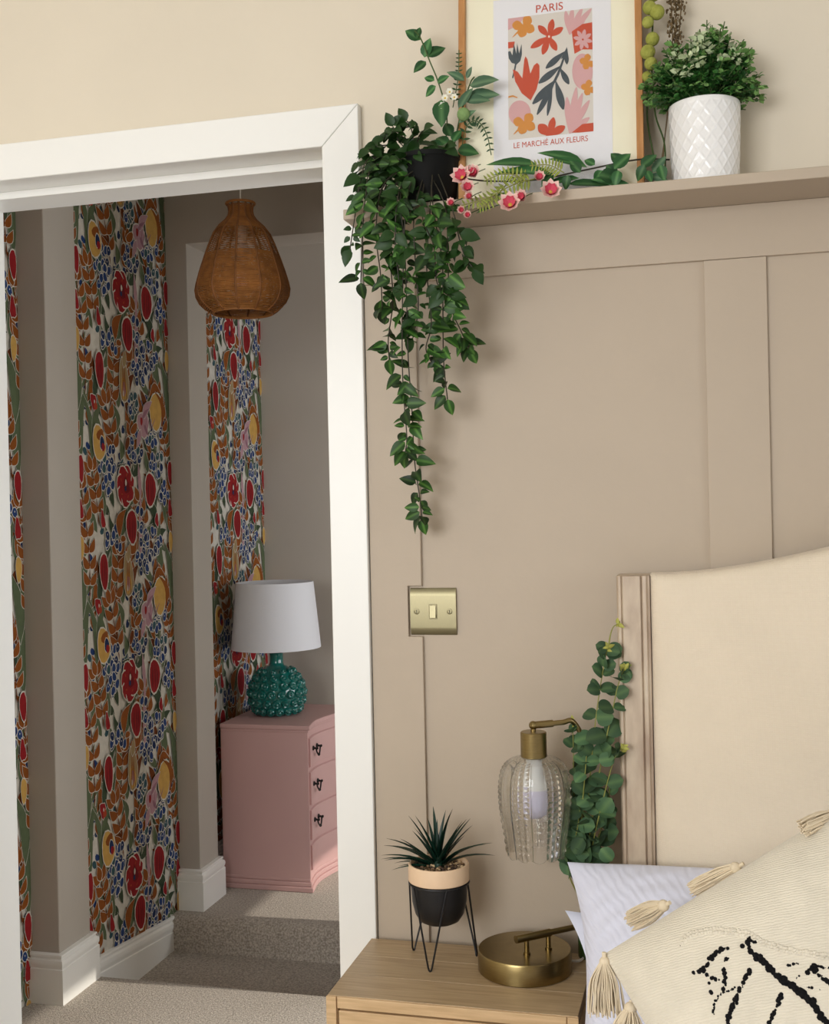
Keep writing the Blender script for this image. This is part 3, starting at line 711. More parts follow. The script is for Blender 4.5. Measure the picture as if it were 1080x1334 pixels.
tips = [(515, 1112), (505, 1095), (510, 1078), (522, 1072), (508, 1090), (530, 1086), (512, 1100), (545, 1060), (552, 1058), (565, 1050), (578, 1050), (598, 1058), (604, 1060), (620, 1078), (630, 1090), (588, 1075), (570, 1068), (540, 1078), (600, 1082), (526, 1110), (560, 1065), (580, 1064), (536, 1095), (612, 1080), (548, 1072), (590, 1066), (520, 1082), (576, 1056), (606, 1070), (518, 1104), (584, 1084)]
core = sc2+V((0, 0, pz+.022))
for i, (tx, ty) in enumerate(tips):
    tgt = PY(tx, ty, sc2.y+random.uniform(-.035, .03)); d = tgt-core; L_ = d.length
    lat = abs(d.x)/L_; mi = 1 if lat > .6 else 0
    d2 = d+V((0, 0, .16*L_*(1 if mi else .4)))
    inst('leaf', spk[mi], sp_, orient(core+V((0, 0, -.006))+rv(.003), d2, V((-d.x*.4, -d.y*.4-.1, 1)), L_*1.08))
obj('crown', MB().lathe([(.009, -.008), (.010, .006), (.006, .018), (.001, .024)], core, 12), 'leaf_spike', sp_, smooth=60)

# ------------------------------------------------------------------ brass lamp with ribbed glass shade
bl = V((-.3215, -.105, nz))
bp = thing('brass_lamp', 'antique brass swing arm lamp with a round base and ribbed glass shade, on the nightstand', 'lamp', bl)
obj('base', MB().lathe([(.001, 0), (.076, 0), (.0785, .002), (.0785, .033), (.077, .036), (.001, .0362)], bl, 56), 'brass', bp, smooth=35)
zb_ = nz+.036
p0 = PZ(672, 1224, zb_+.028); p1 = PZ(752, 1207, zb_+.028)
dirr = (p1-p0).normalized(); pv = V((-.222, -.078, 0)); 
rise = V((pv.x, pv.y, zb_+.028))
obj('lower_arm', MB().tube([p0, p0.lerp(p1, .55)], .0065, 12).tube([p0.lerp(p1, .5), p1, rise], .005, 12), 'brass', bp, smooth=45)
for t in (.17, .52):
    q = p0.lerp(p1, t); obj('post', MB().tube([(q.x, q.y, zb_-.0008), (q.x, q.y, zb_+.004), (q.x, q.y, zb_+.0045), (q.x, q.y, zb_+.028)], [.006, .006, .0042, .0042], 12), 'brass', bp, smooth=45)
gx = PY(695.5, 985, -.115); gtop = gx.z
ztop = PY(697, 945, -.115).z
g0 = V((gx.x, -.115, ztop)); g1 = V((pv.x-.012, -.092, ztop+.004)); 
obj('upper_arm', MB().tube([g0+V((-.004, -.002, 0)), g0.lerp(g1, .5)], .0062, 12).tube(smoothpath([g0.lerp(g1, .45), g0.lerp(g1, .75), g1, V((pv.x+.002, -.082, ztop-.025)), V((pv.x, -.078, ztop-.06)), rise], 6), .0045, 12), 'brass', bp, smooth=45)
gc = V((gx.x, -.115, 0))
obj('hanger', MB().tube([g0, (gc.x, gc.y, gtop+.03)], .0045, 10).ball(g0, .0075, 10, 6), 'brass', bp, smooth=45)
ch_ = PY(695, 953, -.115).z-gtop
obj('cap', MB().lathe([(.001, ch_), (.0205, ch_), (.0218, ch_-.0015), (.0218, -.001), (.0205, -.002), (.001, -.002)], (gc.x, gc.y, gtop), 40), 'brass', bp, smooth=35)
gh = gtop-PY(697, 1111, -.115).z
gp = [(.024, 0), (.036, -.004), (.047, -.012), (.0545, -.026), (.058, -.046), (.0585, -.064), (.0575, -.085), (.0545, -.108), (.0505, -.132), (.047, -gh)]
pth = smoothpath([V((r, 0, z)) for r, z in gp], 7)
NA = 288
gm = MB(); rows = len(pth)
def relief(a, v):
    s12 = a/(2*PI)*12; k = int(s12); fr_ = s12-k
    if v < .10: return 0
    rib = -.0022*math.exp(-((fr_-.5)/.5)**2*0)*0
    if k % 2 == 0:   # hobnail panel
        return .0030*(abs(math.sin(fr_*PI*3))*abs(math.sin(v*PI*20)))**.7
    return .0018*(1 if .12 < fr_ < .88 else .0)*(.6+.4*math.sin(fr_*PI))
pth2 = []
for i in range(len(pth)-1):
    for k in range(3): pth2.append(pth[i].lerp(pth[i+1], k/3))
pth2.append(pth[-1])
NV = len(pth2)
def gv_(i, k, ins): 
    a = 2*PI*k/NA; p = pth2[i]; r = p.x + (relief(a, i/(NV-1)) if not ins else -.0022)
    if i == NV-1 or i > NV-4: r += 0
    return (gc.x+r*math.cos(a), gc.y+r*math.sin(a), gtop+p.z + (-.004*abs(math.sin(a*6)) if i == NV-1 else 0))
vs = [gv_(i, k, False) for i in range(NV) for k in range(NA)] + [gv_(i, k, True) for i in range(NV) for k in range(NA)]
fs = []
for i in range(NV-1):
    for k in range(NA):
        k2 = (k+1) % NA; fs.append((i*NA+k, (i+1)*NA+k, (i+1)*NA+k2, i*NA+k2)); o_ = NV*NA; fs.append((o_+i*NA+k, o_+i*NA+k2, o_+(i+1)*NA+k2, o_+(i+1)*NA+k))
for k in range(NA):
    k2 = (k+1) % NA; fs.append(((NV-1)*NA+k, NV*NA+(NV-1)*NA+k, NV*NA+(NV-1)*NA+k2, (NV-1)*NA+k2)); fs.append((k, k2, NV*NA+k2, NV*NA+k))
obj('glass_shade', MB().add(vs, fs), 'shade_glass', bp, smooth=35)
blb = obj('bulb', MB().lathe([(.013, 0), (.0135, -.03), (.020, -.045), (.0215, -.052)], (gc.x, gc.y, gtop-.002), 24), 'bulb_white', bp, smooth=50)
obj('bulb_dome', MB().lathe([(.0215, -.052), (.0235, -.062), (.0235, -.078), (.019, -.092), (.010, -.100), (.001, -.102)], (gc.x, gc.y, gtop-.002), 24), 'bulb_glass', blb, smooth=50)
obj('cable', MB().tube(smoothpath([bl+V((.070, .03, .008)), bl+V((.087, .045, .004)), V((-.225, -.03, nz+.0025)), V((-.2, -.024, nz+.0025))], 6), .0022, 6), 'cable_white', bp, smooth=60)

# ------------------------------------------------------------------ eucalyptus in a green bottle
vb = V((-.238, -.040, nz)); vb = V((-.2275, -.034, nz))
eu = thing('eucalyptus', 'eucalyptus stems with round leaves and yellow tips between the lamp and headboard', 'plant', vb)
obj('vase', MB().lathe([(.001, 0), (.011, 0), (.0125, .003), (.0125, .05), (.011, .062), (.008, .072), (.008, .09), (.009, .093), (.0068, .093), (.0068, .07), (.001, .06)], vb, 24), 'bottle_green', eu, smooth=45)
def euleaf(t): return max(0, 1-(2*t-1)**2)**.5*(1 if t > .02 else .3)
EL = [leaf_mesh('euca_leaf', 'leaf_euca', .034, .0155, .18, c_, euleaf, 8) for c_ in (.1, .3)]
ET = leaf_mesh('euca_tip', 'leaf_euca_tip', .013, .0035, .3, .3, None, 5)
mouth = vb+V((0, 0, .088))
def pxs(lst): return [PY(x, y, Y) for x, y, Y in lst]
stems = [([(762, 1110, -.075), (768, 1020, -.085), (777, 930, -.095), (788, 860, -.10), (793, 842, -.105)], 9, 4),
         ([(770, 1110, -.08), (786, 1040, -.10), (800, 990, -.11), (812, 972, -.115)], 4, 4),
         ([(765, 1110, -.07), (782, 1000, -.09), (797, 930, -.10), (806, 890, -.105), (815, 868, -.11)], 6, 4),
         ([(752, 1110, -.07), (748, 1040, -.08), (747, 980, -.085), (746, 940, -.09)], 5, 3),
         ([(757, 1110, -.08), (758, 1060, -.095), (762, 1010, -.105), (764, 985, -.105)], 5, 0),
         ([(775, 1105, -.06), (790, 1060, -.07), (795, 1020, -.08)], 4, 0),
         ([(742, 1120, -.08), (752, 1080, -.095), (757, 1040, -.10)], 4, 0),
         ([(793, 842, -.105), (795, 828, -.106), (799, 817, -.108), (805, 813, -.11)], 0, 3)]
for si, (pl, nodes, tip) in enumerate(stems):
    pts = pxs(pl)
    if si != 7: pts = [mouth+rv(.003), pts[0]+V((0, 0, -.03))]+pts
    path = smoothpath(pts, 6)
    obj('stem', MB().tube(path, [.0016*(1-.6*i/len(path)) for i in range(len(path))], 6), 'stem_yellow', eu, smooth=60)
    nodes = int(nodes*1.5)
    for k in range(nodes):
        t = .30+.62*k/max(1, nodes-1)+random.uniform(-.02, .02); p, d = pathat(path, t); sc_e = 1.0-.35*max(0, t-.6)/.4
        ang = random.random()*6.28
        for h in range(2 if random.random() < .6 else 3):
            a = ang+PI*h+random.uniform(-.6, .6)
            side = V((math.cos(a), .6*math.sin(a)-.2, 0)); dd = side*1+d*random.uniform(.2, 1.0)+V((0, 0, -.2))+rv(.35)
            inst('leaf', random.choice(EL), eu, orient(p, dd, V((random.uniform(-.9, .9), -.8, random.uniform(-.1, 1.2))), sc_e*random.uniform(.75, 1.1)))
    for k in range(tip*2):
        t = .93+.07*random.random() if tip else 1; p, d = pathat(path, t)
        inst('tip_leaf', ET, eu, orient(p, d*.8+rv(.9)+V((0, -.2, 0)), (0, -1, .3), random.uniform(.6, 1.1)))
# low leaves at the foot of the bunch
for x, y in ((741, 1092), (748, 1105), (752, 1118), (760, 1092), (765, 1118), (775, 1065), (780, 1092), (744, 1070), (792, 1085), (756, 1075), (770, 1040), (783, 1105), (740, 1112)):
    p = PY(x, y, random.uniform(-.10, -.06)); inst('leaf', random.choice(EL), eu, orient(p, V((random.uniform(-.6, .7), -.2, random.uniform(-.9, .5))), (random.uniform(-.4, .4), -1, .4), random.uniform(.8, 1.15)))

# ------------------------------------------------------------------ bed: headboard, mattress
bed = thing('bed', 'double bed with a cream linen headboard edged in pale weathered oak', 'bed', (.54, -1.05, 0))
hx0 = -.1575; hpw = .0545; hx1 = 1.24; hy = -.092; hb_b = -.022
def post(x0, flip):
    pr_ = [(0, hb_b), (0, hy+.010), (.003, hy+.004), (.0075, hy+.003), (.0085, hy+.006), (.0105, hy), (.039, hy), (.041, hy+.006), (.0425, hy+.002), (.049, hy+.001), (.0505, hy+.006), (.0545, hy+.008), (.0545, hb_b)]
    return MB().prism([(x0+(hpw-p if flip else p), q) for p, q in (pr_[::-1] if flip else pr_)], lambda p, q, t: (p, q, t), 0, 1.2015)
obj('post', post(hx0, False), 'weathered_oak', bed, smooth=30, bevel=.002)
obj('post', post(hx1-hpw, True), 'weathered_oak', bed, smooth=30, bevel=.002)
pa, pb = hx0+hpw+.0006, hx1-hpw-.0006
def topz(x):
    q = [(-.16, 1.201), (-.102, 1.2035), (-.05, 1.2045), (-.007, 1.208), (.066, 1.2185), (.12, 1.2295), (.177, 1.242), (.27, 1.264), (.38, 1.282), (.541, 1.29)]
    x = min(x, 2*.541-x)
    for (a, za_), (b, zb2) in zip(q, q[1:]):
        if a <= x <= b: return za_+(zb2-za_)*(x-a)/(b-a)
    return 1.2
def pad(u, v):
    x = pa+(pb-pa)*u; zt = topz(x); z = .30+(zt-.30)*v
    e1 = min(u, 1-u)*(pb-pa); e2 = (1-v)*(zt-.3); e = min(e1, e2)
    y = hy+.008 - .016*(1-math.exp(-e/.018)) + .0
    if e < .004: y += .006*(1-e/.004)
    return (x, y, z)
mb = MB(); us = [0, .002, .005, .01, .018, .03]+[.03+.94*k/40 for k in range(1, 40)]+[.97, .982, .99, .995, .998, 1]; vs_ = [0, .3, .6, .8, .9, .95, .97, .98, .988, .994, .998, 1]
vv = [pad(u, v) for v in vs_ for u in us]; c = len(us); k0 = len(vv)
ff = [(j*c+i, j*c+i+1, (j+1)*c+i+1, (j+1)*c+i) for j in range(len(vs_)-1) for i in range(c-1)]
vv += [(p[0], hb_b, p[2]) for p in vv]
j = len(vs_)-1
ff += [(j*c+i, j*c+i+1, k0+j*c+i+1, k0+j*c+i) for i in range(c-1)] + [(k0+q[0], k0+q[3], k0+q[2], k0+q[1]) for q in ff[:(c-1)*(len(vs_)-1)]]
ff += [(j2*c, (j2+1)*c, k0+(j2+1)*c, k0+j2*c) for j2 in range(len(vs_)-1)]+[(j2*c+c-1, k0+j2*c+c-1, k0+(j2+1)*c+c-1, (j2+1)*c+c-1) for j2 in range(len(vs_)-1)]
obj('upholstered_panel', MB().add(vv, ff), 'linen', bed, smooth=50)
obj('bed_base', MB().box(-.14, 1.22, -1.95, hy-.02, .1, .28), 'linen', bed, bevel=.01)
obj('mattress', MB().box(-.145, 1.225, -1.97, hy-.022, .2805, .475), 'white_plain', bed, bevel=.03, seg=4)
for x in (-.1, 1.13):
    for y in (-1.9, -.2): obj('leg', MB().box(x, x+.05, y, y+.05, 0, .1), 'weathered_oak', bed, bevel=.003)
# duvet over the mattress
def duv(u, v):
    s_ = 2*u-1; x = .54+.765*s_; zt = .504+.004*math.sin(x*23+v*9)+.005*math.sin(v*31)
    y = -.48-1.50*v
    drop = max(0, abs(s_)-.93)/.07
    z = zt-.25*drop**1.4 + .004*math.sin(v*40)*drop
    if v < .03: z -= .03*(1-v/.03)
    return (x+.01*math.sin(v*37)*drop, y, z)
dv = obj('duvet', MB().grid(duv, 60, 60), 'white_plain', smooth=60, solid=.03)
tag(dv, 'white cotton duvet spread over the bed below the cream cushion', 'duvet')

def pillow(name, c, ex, ey, ez, a, b, T, m, ripple=0, n=40, kyc=.08):
    ex, ey, ez = V(ex).normalized(), V(ey).normalized(), V(ez).normalized()
    mb = MB()
    def P(s_, t_, sg):
        kx = 1-.10*(1-abs(t_)**2.2)*abs(s_)**2*1; ky = 1-kyc*(1-abs(s_)**2.2)*abs(t_)**2
        h = T*max(0, 1-abs(s_)**3)**.55*max(0, 1-abs(t_)**3)**.55
        rp = ripple*math.sin(42*(t_*.9+.25*math.sin(s_*3)+.10*s_*s_))*math.cos(9*s_+3*t_)*min(1, h/(T*.5)) if ripple else 0
        return c+ex*(a*s_*kx)+ey*(b*t_*ky)+ez*((h+rp) if sg > 0 else -.3*h)
    for sg in (1, -1):
        mb.grid(lambda u, v: P((2*u-1) if sg > 0 else (1-2*u), 2*v-1, sg), n, n)
    o = obj(name, mb, m, smooth=80)
    return o, P
# quilted pillow propped on the headboard
tilt = math.radians(44)
ey = V((-.035, math.sin(tilt), math.cos(tilt))); ex = V((1, 0, 0.0)); ez = ex.cross(ey)
a_p, b_p = .362, .216
corner = PY(739, 1123, -.125)
ctr = corner+V(ex).normalized()*a_p-ey.normalized()*b_p
o, _ = pillow('pillow', ctr, ex, ey, ez, a_p, b_p, .075, 'white_cotton', .0012, 110, kyc=.0)
tag(o, 'white quilted pillow propped against the headboard behind the cream cushion', 'pillow')
tilt = math.radians(50)
ey = V((-.12, math.sin(tilt), math.cos(tilt))); ex = V((1, .03, -.02)); ez = ex.cross(ey)
corner = PY(736, 1186, -.135)
o, _ = pillow('pillow', corner+ex.normalized()*.37-ey.normalized()*.15, ex, ey, ez, .37, .15, .03, 'white_plain')
tag(o, 'plain white pillow lying underneath the white quilted pillow', 'pillow')

# cushion with black tufting and tassels
n_ = V((-.10, -.80, .60)).normalized()
o0 = PY(787, 1243, -.47)
uu = (PP(1075, 1064, o0, n_)-o0).normalized(); vv_ = n_.cross(uu)
if vv_.z > 0: vv_ = -vv_
CS, CV = .47, .29
cc = o0+uu*CS/2+vv_*CV/2
cu = thing('cushion', 'cream woven cushion with black tufted lines and corner tassels, leaning on the white pillows', 'cushion', (cc.x, cc.y, .54))
Mloc = Matrix(((uu.x, vv_.x, n_.x, cc.x), (uu.y, vv_.y, n_.y, cc.y), (uu.z, vv_.z, n_.z, cc.z), (0, 0, 0, 1)))
cT = .055
def ch2(s_, t_): return cT*max(0, 1-abs(s_)**3)**.6*max(0, 1-abs(t_)**3)**.6
mb = MB()
for sg in (1, -1):
    mb.grid(lambda u, v: V((CS/2*(2*u-1)*(1 if sg > 0 else -1), CV/2*(2*v-1), (1 if sg > 0 else -.4)*ch2(2*u-1, 2*v-1))), 60, 60)
mb2 = MB(); mb2.add(mb.v, [f[::-1] for f in mb.f] if uu.cross(vv_).dot(n_) < 0 else mb.f)
obj('cover', mb2, 'cushion_cream', cu, smooth=80, M=Mloc)
def onc(px_, py_):
    """pixel -> cushion local point on its front surface"""
    h = .0
    for _ in range(5):
        q = PP(px_, py_, cc+n_*h, n_)-cc; s_, t_ = q.dot(uu)/(CS/2), q.dot(vv_)/(CV/2)
        h = ch2(max(-1, min(1, s_)), max(-1, min(1, t_)))
    return V((q.dot(uu), q.dot(vv_), h))
strokes = [([(520, 390), (510, 430), (480, 440)], 5), ([(535, 405), (560, 415)], 4), ([(510, 460), (540, 500), (640, 570), (720, 650), (790, 710), (880, 770), (960, 840), (1010, 920), (1060, 990), (1120, 1060)], 6.5), ([(820, 720), (900, 790)], 7),
           ([(920, 630), (970, 580), (1000, 640), (1060, 690), (1120, 730)], 5), ([(780, 580), (860, 570)], 3), ([(1000, 590), (1080, 600), (1150, 620)], 3), ([(850, 670), (870, 655)], 4), ([(750, 780), (720, 860), (690, 930), (660, 994), (630, 1060)], 4.6),
           ([(365, 465), (320, 475), (260, 515), (220, 580), (190, 610), (125, 635)], 5), ([(370, 525), (350, 540)], 6), ([(200, 620), (220, 650), (300, 690)], 4), ([(345, 600), (345, 660), (345, 740)], 4.5), ([(345, 760), (300, 800), (270, 860), (268, 920)], 2.6),
           ([(525, 620), (500, 660), (450, 750), (430, 820), (400, 880), (370, 950), (365, 1000)], 5), ([(350, 770), (420, 740)], 2.5), ([(240, 705), (245, 707)], 3.2), ([(250, 770), (255, 775)], 4), ([(35, 435), (38, 446)], 2), ([(930, 740), (960, 740)], 3), ([(1015, 750), (1020, 752)], 2)]
tm = MB(); rnd = random.Random(3)
for pl, wd in strokes:
    for (xa, ya), (xb, yb_) in zip(pl, pl[1:]):
        n = max(1, int(math.hypot(xb-xa, yb_-ya)/9))
        for k in range(n+1):
            t = k/n; r = wd/2/930*rnd.choice((.35, .65, .9, 1.1, 1.25))
            p = onc(880+(xa+(xb-xa)*t+rnd.uniform(-2, 2)*wd)/5.4, 1150+(ya+(yb_-ya)*t+rnd.uniform(-2, 2)*wd)/5.4)
            tm.ball(p, r, 7, 4, (1, 1, .7))
tag(obj('tufting', tm, 'tuft_black', cu, smooth=80, M=Mloc), 'black tufted yarn lines', kind='stuff')
# raised cream tufted field: small loops in rows
lp = MB()
bd = [(50, 400), (90, 360), (150, 335), (250, 320), (400, 330), (520, 350), (620, 410), (760, 455), (900, 480), (1080, 510)]
for (xa, ya), (xb, yb_) in zip(bd, bd[1:]):
    n = max(2, int(math.hypot(xb-xa, yb_-ya)/20))
    for k in range(n):
        t = k/n
        for row in range(2):
            p = onc(880+(xa+(xb-xa)*t+rnd.uniform(-5, 5))/5.4, 1150+(ya+(yb_-ya)*t+row*24+rnd.uniform(-6, 6))/5.4); lp.ball(p, .0025, 6, 4, (1.2, 1, .6))
tag(obj('cream_tufting', lp, 'cushion_cream', cu, smooth=80, M=Mloc), kind='stuff')
def tassel(root, tip, spread, nst, curl=0, ball=.007):
    root, tip = V(root), V(tip); d = tip-root; L_ = d.length; x = d.cross(V((0, -1, .3))).normalized(); y = d.cross(x).normalized()
    hd = root+d*.12
    h = obj('tassel', MB().ball(hd, ball, 12, 8).tube([root-d*.05, hd], .003, 6), 'yarn', cu, smooth=80)
    mb = MB()
    for k in range(nst):
        a = random.random()*6.283; r = math.sqrt(random.random()); e_ = tip+(x*math.cos(a)+y*math.sin(a)*.6)*(spread*r)+d*random.uniform(-.10, .06)
        b0 = hd+(x*math.cos(a)+y*math.sin(a))*(ball*.75*r)
        md1 = b0.lerp(e_, .35)+(x*math.cos(a)+y*math.sin(a)*.6)*(spread*.28*r)+rv(.0015); md2 = b0.lerp(e_, .7)+(x*math.cos(a)+y*math.sin(a)*.6)*(spread*.15*r)+rv(.002)+V((0, 0, -curl))
        mb.tube(smoothpath([b0, md1, md2, e_], 3), .00105, 4)
    tag(obj('strands', mb, 'yarn', h, smooth=80), kind='stuff')
def tp(x, y, Y): return PY(x, y, Y)
tassel(tp(787, 1244, -.475), tp(790, 1320, -.485), .026, 110)
tassel(tp(822, 1306, -.50), tp(815, 1372, -.52), .024, 90, ball=.0085)
def onpl(x, y, dn_=0): return PP(x, y, o0+n_*dn_, n_)
tassel(onpl(871, 1179, .0)+n_*.006, tp(822, 1200, -.40), .014, 90, ball=.008)
tassel(onpl(966, 1128, .0)+n_*.004, tp(903, 1160, -.395), .011, 80, ball=.008)
tassel(onpl(1090, 1060, .0)+n_*.004, tp(1046, 1078, -.43), .012, 80, ball=.008)

# ------------------------------------------------------------------ picture frame and print
SHZ = 1.839
fx0, fx1 = PY(600, 100, -.028).x, PY(838, 100, -.028).x
FH = .425; fw = .0115; lean = .044/FH
ca = math.cos(lean); sa = math.sin(lean)
fo = V((fx0, -.062, SHZ)); FU = V((1, 0, 0)); FV = V((0, sa, ca)); FN = V((0, -ca, sa))
FW = fx1-fx0
pf = thing('picture_frame', 'slim pine picture frame with a floral Paris print, standing on the taupe ledge shelf', 'picture', fo+FU*FW/2)
def fpt(u, v, d=0): return fo+FU*u+FV*v+FN*d
def fbox(u0, u1, v0, v1, d0, d1):
    vs = [fpt(u, v, d) for d in (d0, d1) for u, v in ((u0, v0), (u1, v0), (u1, v1), (u0, v1))]
    return MB().add(vs, [(3, 2, 1, 0), (4, 5, 6, 7), (0, 1, 5, 4), (1, 2, 6, 5), (2, 3, 7, 6), (3, 0, 4, 7)])
dz0 = .0012
def fmem(q0, q1, q2, q3):
    vs = [fpt(u, v, d) for d in (-.010, .010) for u, v in (q0, q1, q2, q3)]
    return MB().add(vs, [(3, 2, 1, 0), (4, 5, 6, 7), (0, 1, 5, 4), (1, 2, 6, 5), (2, 3, 7, 6), (3, 0, 4, 7)])
b0 = .001
A_, B_, C_, D_ = (0, b0), (FW, b0), (FW, FH), (0, FH); a_, b_, c_, d_ = (fw, b0+fw), (FW-fw, b0+fw), (FW-fw, FH-fw), (fw, FH-fw)
for q in ((A_, B_, b_, a_), (B_, C_, c_, b_), (C_, D_, d_, c_), (D_, A_, a_, d_)): obj('frame_side', fmem(*q), 'pine_frame', pf, bevel=.0008)
obj('mount', fbox(fw, FW-fw, b0+fw, FH-fw, -.006, 0), 'mount_cream', pf)
def fuv(x, y):
    p = PP(x, y, fo, FN); q = p-fo; return q.dot(FU), q.dot(FV)
pu0, pu1 = fuv(643, 100)[0], fuv(797, 100)[0]
paper = obj('print_sheet', fbox(pu0, pu1, b0+fw+.001, FH-.055, 0, .0008), 'paper_white', pf)
ART = dict(ground=(221, 214, 204), red=(200, 78, 50), orange=(214, 142, 62), pink=(216, 168, 168), slate=(68, 78, 84), dot=(240, 225, 215))
for k, c in ART.items(): mat('ink_'+k, c, .8, spec=.2)
q = [fuv(661, 24.6), fuv(772, 10.4), fuv(772.6, 171.1), fuv(663.5, 182.8)]
iu0, iu1, iv0, iv1 = (q[0][0]+q[3][0])/2, (q[1][0]+q[2][0])/2, (q[2][1]+q[3][1])/2, (q[0][1]+q[1][1])/2
art = MB(); AK = list(ART); lay = [0]
def cr(X, Y): return fuv(580+X/3.857, Y/3.857)
def ink(c, pts):
    pts = clip(pts, iu0, iu1, iv0, iv1)
    if len(pts) < 3: return
    lay[0] += 1; art.cur = AK.index(c); art.add([fpt(u, v, .0008+.00001*lay[0]) for u, v in pts], [tuple(range(len(pts)))])
def inkc(c, pts): ink(c, [cr(*p) for p in pts])
def petal(c, x0, y0, x1, y1, w_, tip=.6):
    dx, dy = x1-x0, y1-y0; L_ = math.hypot(dx, dy); nx, ny = -dy/L_, dx/L_; l_ = []; r_ = []
    for i in range(9):
        t = i/8; h = w_*(math.sin(PI*min(1, t**1.3*.93+.03))**.8); l_.append((x0+dx*t+nx*h, y0+dy*t+ny*h)); r_.append((x0+dx*t-nx*h, y0+dy*t-ny*h))
    inkc(c, l_+r_[::-1])
def disc(c, x, y, a, b): inkc(c, [(x+a*math.cos(2*PI*k/20), y+b*math.sin(2*PI*k/20)) for k in range(20)])
def clover(x, y, s_, tilt_):
    for k in range(4): a = tilt_+k*PI/2*.9; petal('orange', x, y, x+s_*math.cos(a), y+s_*math.sin(a), s_*.42)
    petal('orange', x, y, x+s_*1.0*math.cos(tilt_+2.2-4.2), y+s_*1.0, s_*.07)
ink('ground', [(iu0, iv0), (iu1, iv0), (iu1, iv1), (iu0, iv1)])
inkc('pink', [(300, 90), (400, 80), (372, 128), (312, 155)])
inkc('red', [(310, 213), (350, 210), (346, 240), (312, 246)])
clover(395, 132, 58, -1.0)
for x, y in ((468, 130), (540, 98), (592, 140), (560, 255), (490, 275), (430, 242)): petal('red', 522, 185, x, y, 17)
disc('red', 522, 185, 15, 16)
disc('dot', 522, 185, 5, 6)
for x, y in ((605, 55), (640, 40), (690, 40), (735, 45), (705, 95)): petal('pink', 625, 175, x, y, 14)
inkc('red', [(636, 160), (690, 122), (745, 112), (745, 250), (690, 250), (650, 272)])
for k in range(8): a = k*PI/4+.2; petal('pink', 692, 200, 692+48*math.cos(a), 200+52*math.sin(a), 10)
disc('red', 692, 200, 5, 5)
inkc('slate', [(316, 262), (328, 258), (338, 280), (346, 222), (358, 272), (362, 218), (372, 270), (384, 222), (386, 275), (378, 308), (360, 325), (335, 318), (320, 295)])
inkc('slate', [(352, 318), (360, 318), (354, 350), (342, 395), (336, 393), (346, 350)])
inkc('red', [(340, 350), (365, 362), (388, 395), (398, 300), (404, 284), (414, 300), (428, 372), (446, 330), (462, 317), (474, 330), (474, 390), (460, 450), (430, 506), (385, 470), (352, 410)])
disc('pink', 690, 360, 52, 90)
for x, y in ((715, 312), (722, 442)): clover(x, y, 40, .5)
inkc('slate', [(608, 250), (616, 250), (572, 380), (545, 430), (535, 425), (562, 370)])
for x0, y0, x1, y1, w_ in ((600, 262, 506, 345, 16), (608, 255, 612, 325, 11), (578, 335, 470, 420, 17), (578, 345, 622, 425, 15), (560, 400, 440, 524, 19), (556, 410, 594, 552, 19), (548, 420, 462, 578, 14), (538, 440, 514, 583, 10)): petal('slate', x0, y0, x1, y1, w_)
inkc('slate', [(580, 300), (612, 238), (622, 300), (606, 285)])
for x, y in ((660, 440), (725, 505), (612, 490), (725, 592), (690, 470), (640, 560)): petal('pink', 625, 672, x, y, 16)
inkc('red', [(636, 668), (690, 625), (750, 618), (750, 668)])
disc('pink', 375, 570, 56, 64)
clover(400, 620, 58, -.9)
inkc('orange', [(318, 486), (340, 480), (364, 490), (362, 495), (340, 488), (318, 494)])
for x, y, w_ in ((470, 628, 26), (545, 592, 18), (602, 636, 20), (510, 690, 26), (560, 690, 24)): petal('red', 525, 682, x, y, w_)
obj('printed_picture', art, ['ink_'+k for k in AK], paper)
def text(body, x0, y0, x1, y1, hpx):
    cu_ = bpy.data.curves.new('lettering', 'FONT'); cu_.body = body; cu_.size = 1; cu_.extrude = 0; cu_.offset = 0
    to = bpy.data.objects.new('lettering_tmp', cu_); COL.objects.link(to)
    dg = bpy.context.evaluated_depsgraph_get(); me = bpy.data.meshes.new_from_object(to.evaluated_get(dg))
    bpy.data.objects.remove(to)
    xs = [v.co.x for v in me.vertices]; ysx = [v.co.y for v in me.vertices if True]
    ua, va = fuv(x0, y0); ub, vb_ = fuv(x1, y1); capw = max(xs)-min(xs); s_ = (ub-ua)/capw
    hs = hpx/1500*1.99/.70
    for v in me.vertices:
        p = fpt(ua+(v.co.x-min(xs))*s_, (va+vb_)/2+v.co.y*hs, .0013); v.co = p
    me.materials.clear(); me.materials.append(MATS['ink_red'])
    o = bpy.data.objects.new('lettering', me); place(o, paper); return o
text('PARIS', 698.5, 17.5, 733.5, 12.5, 10.5)
text('LE MARCHÉ AUX FLEURS', 669.5, 194, 766, 183.5, 7.5)
obj('glass_pane', fbox(fw, FW-fw, b0+fw, FH-fw, .0045, .0060), 'pane_glass', pf)

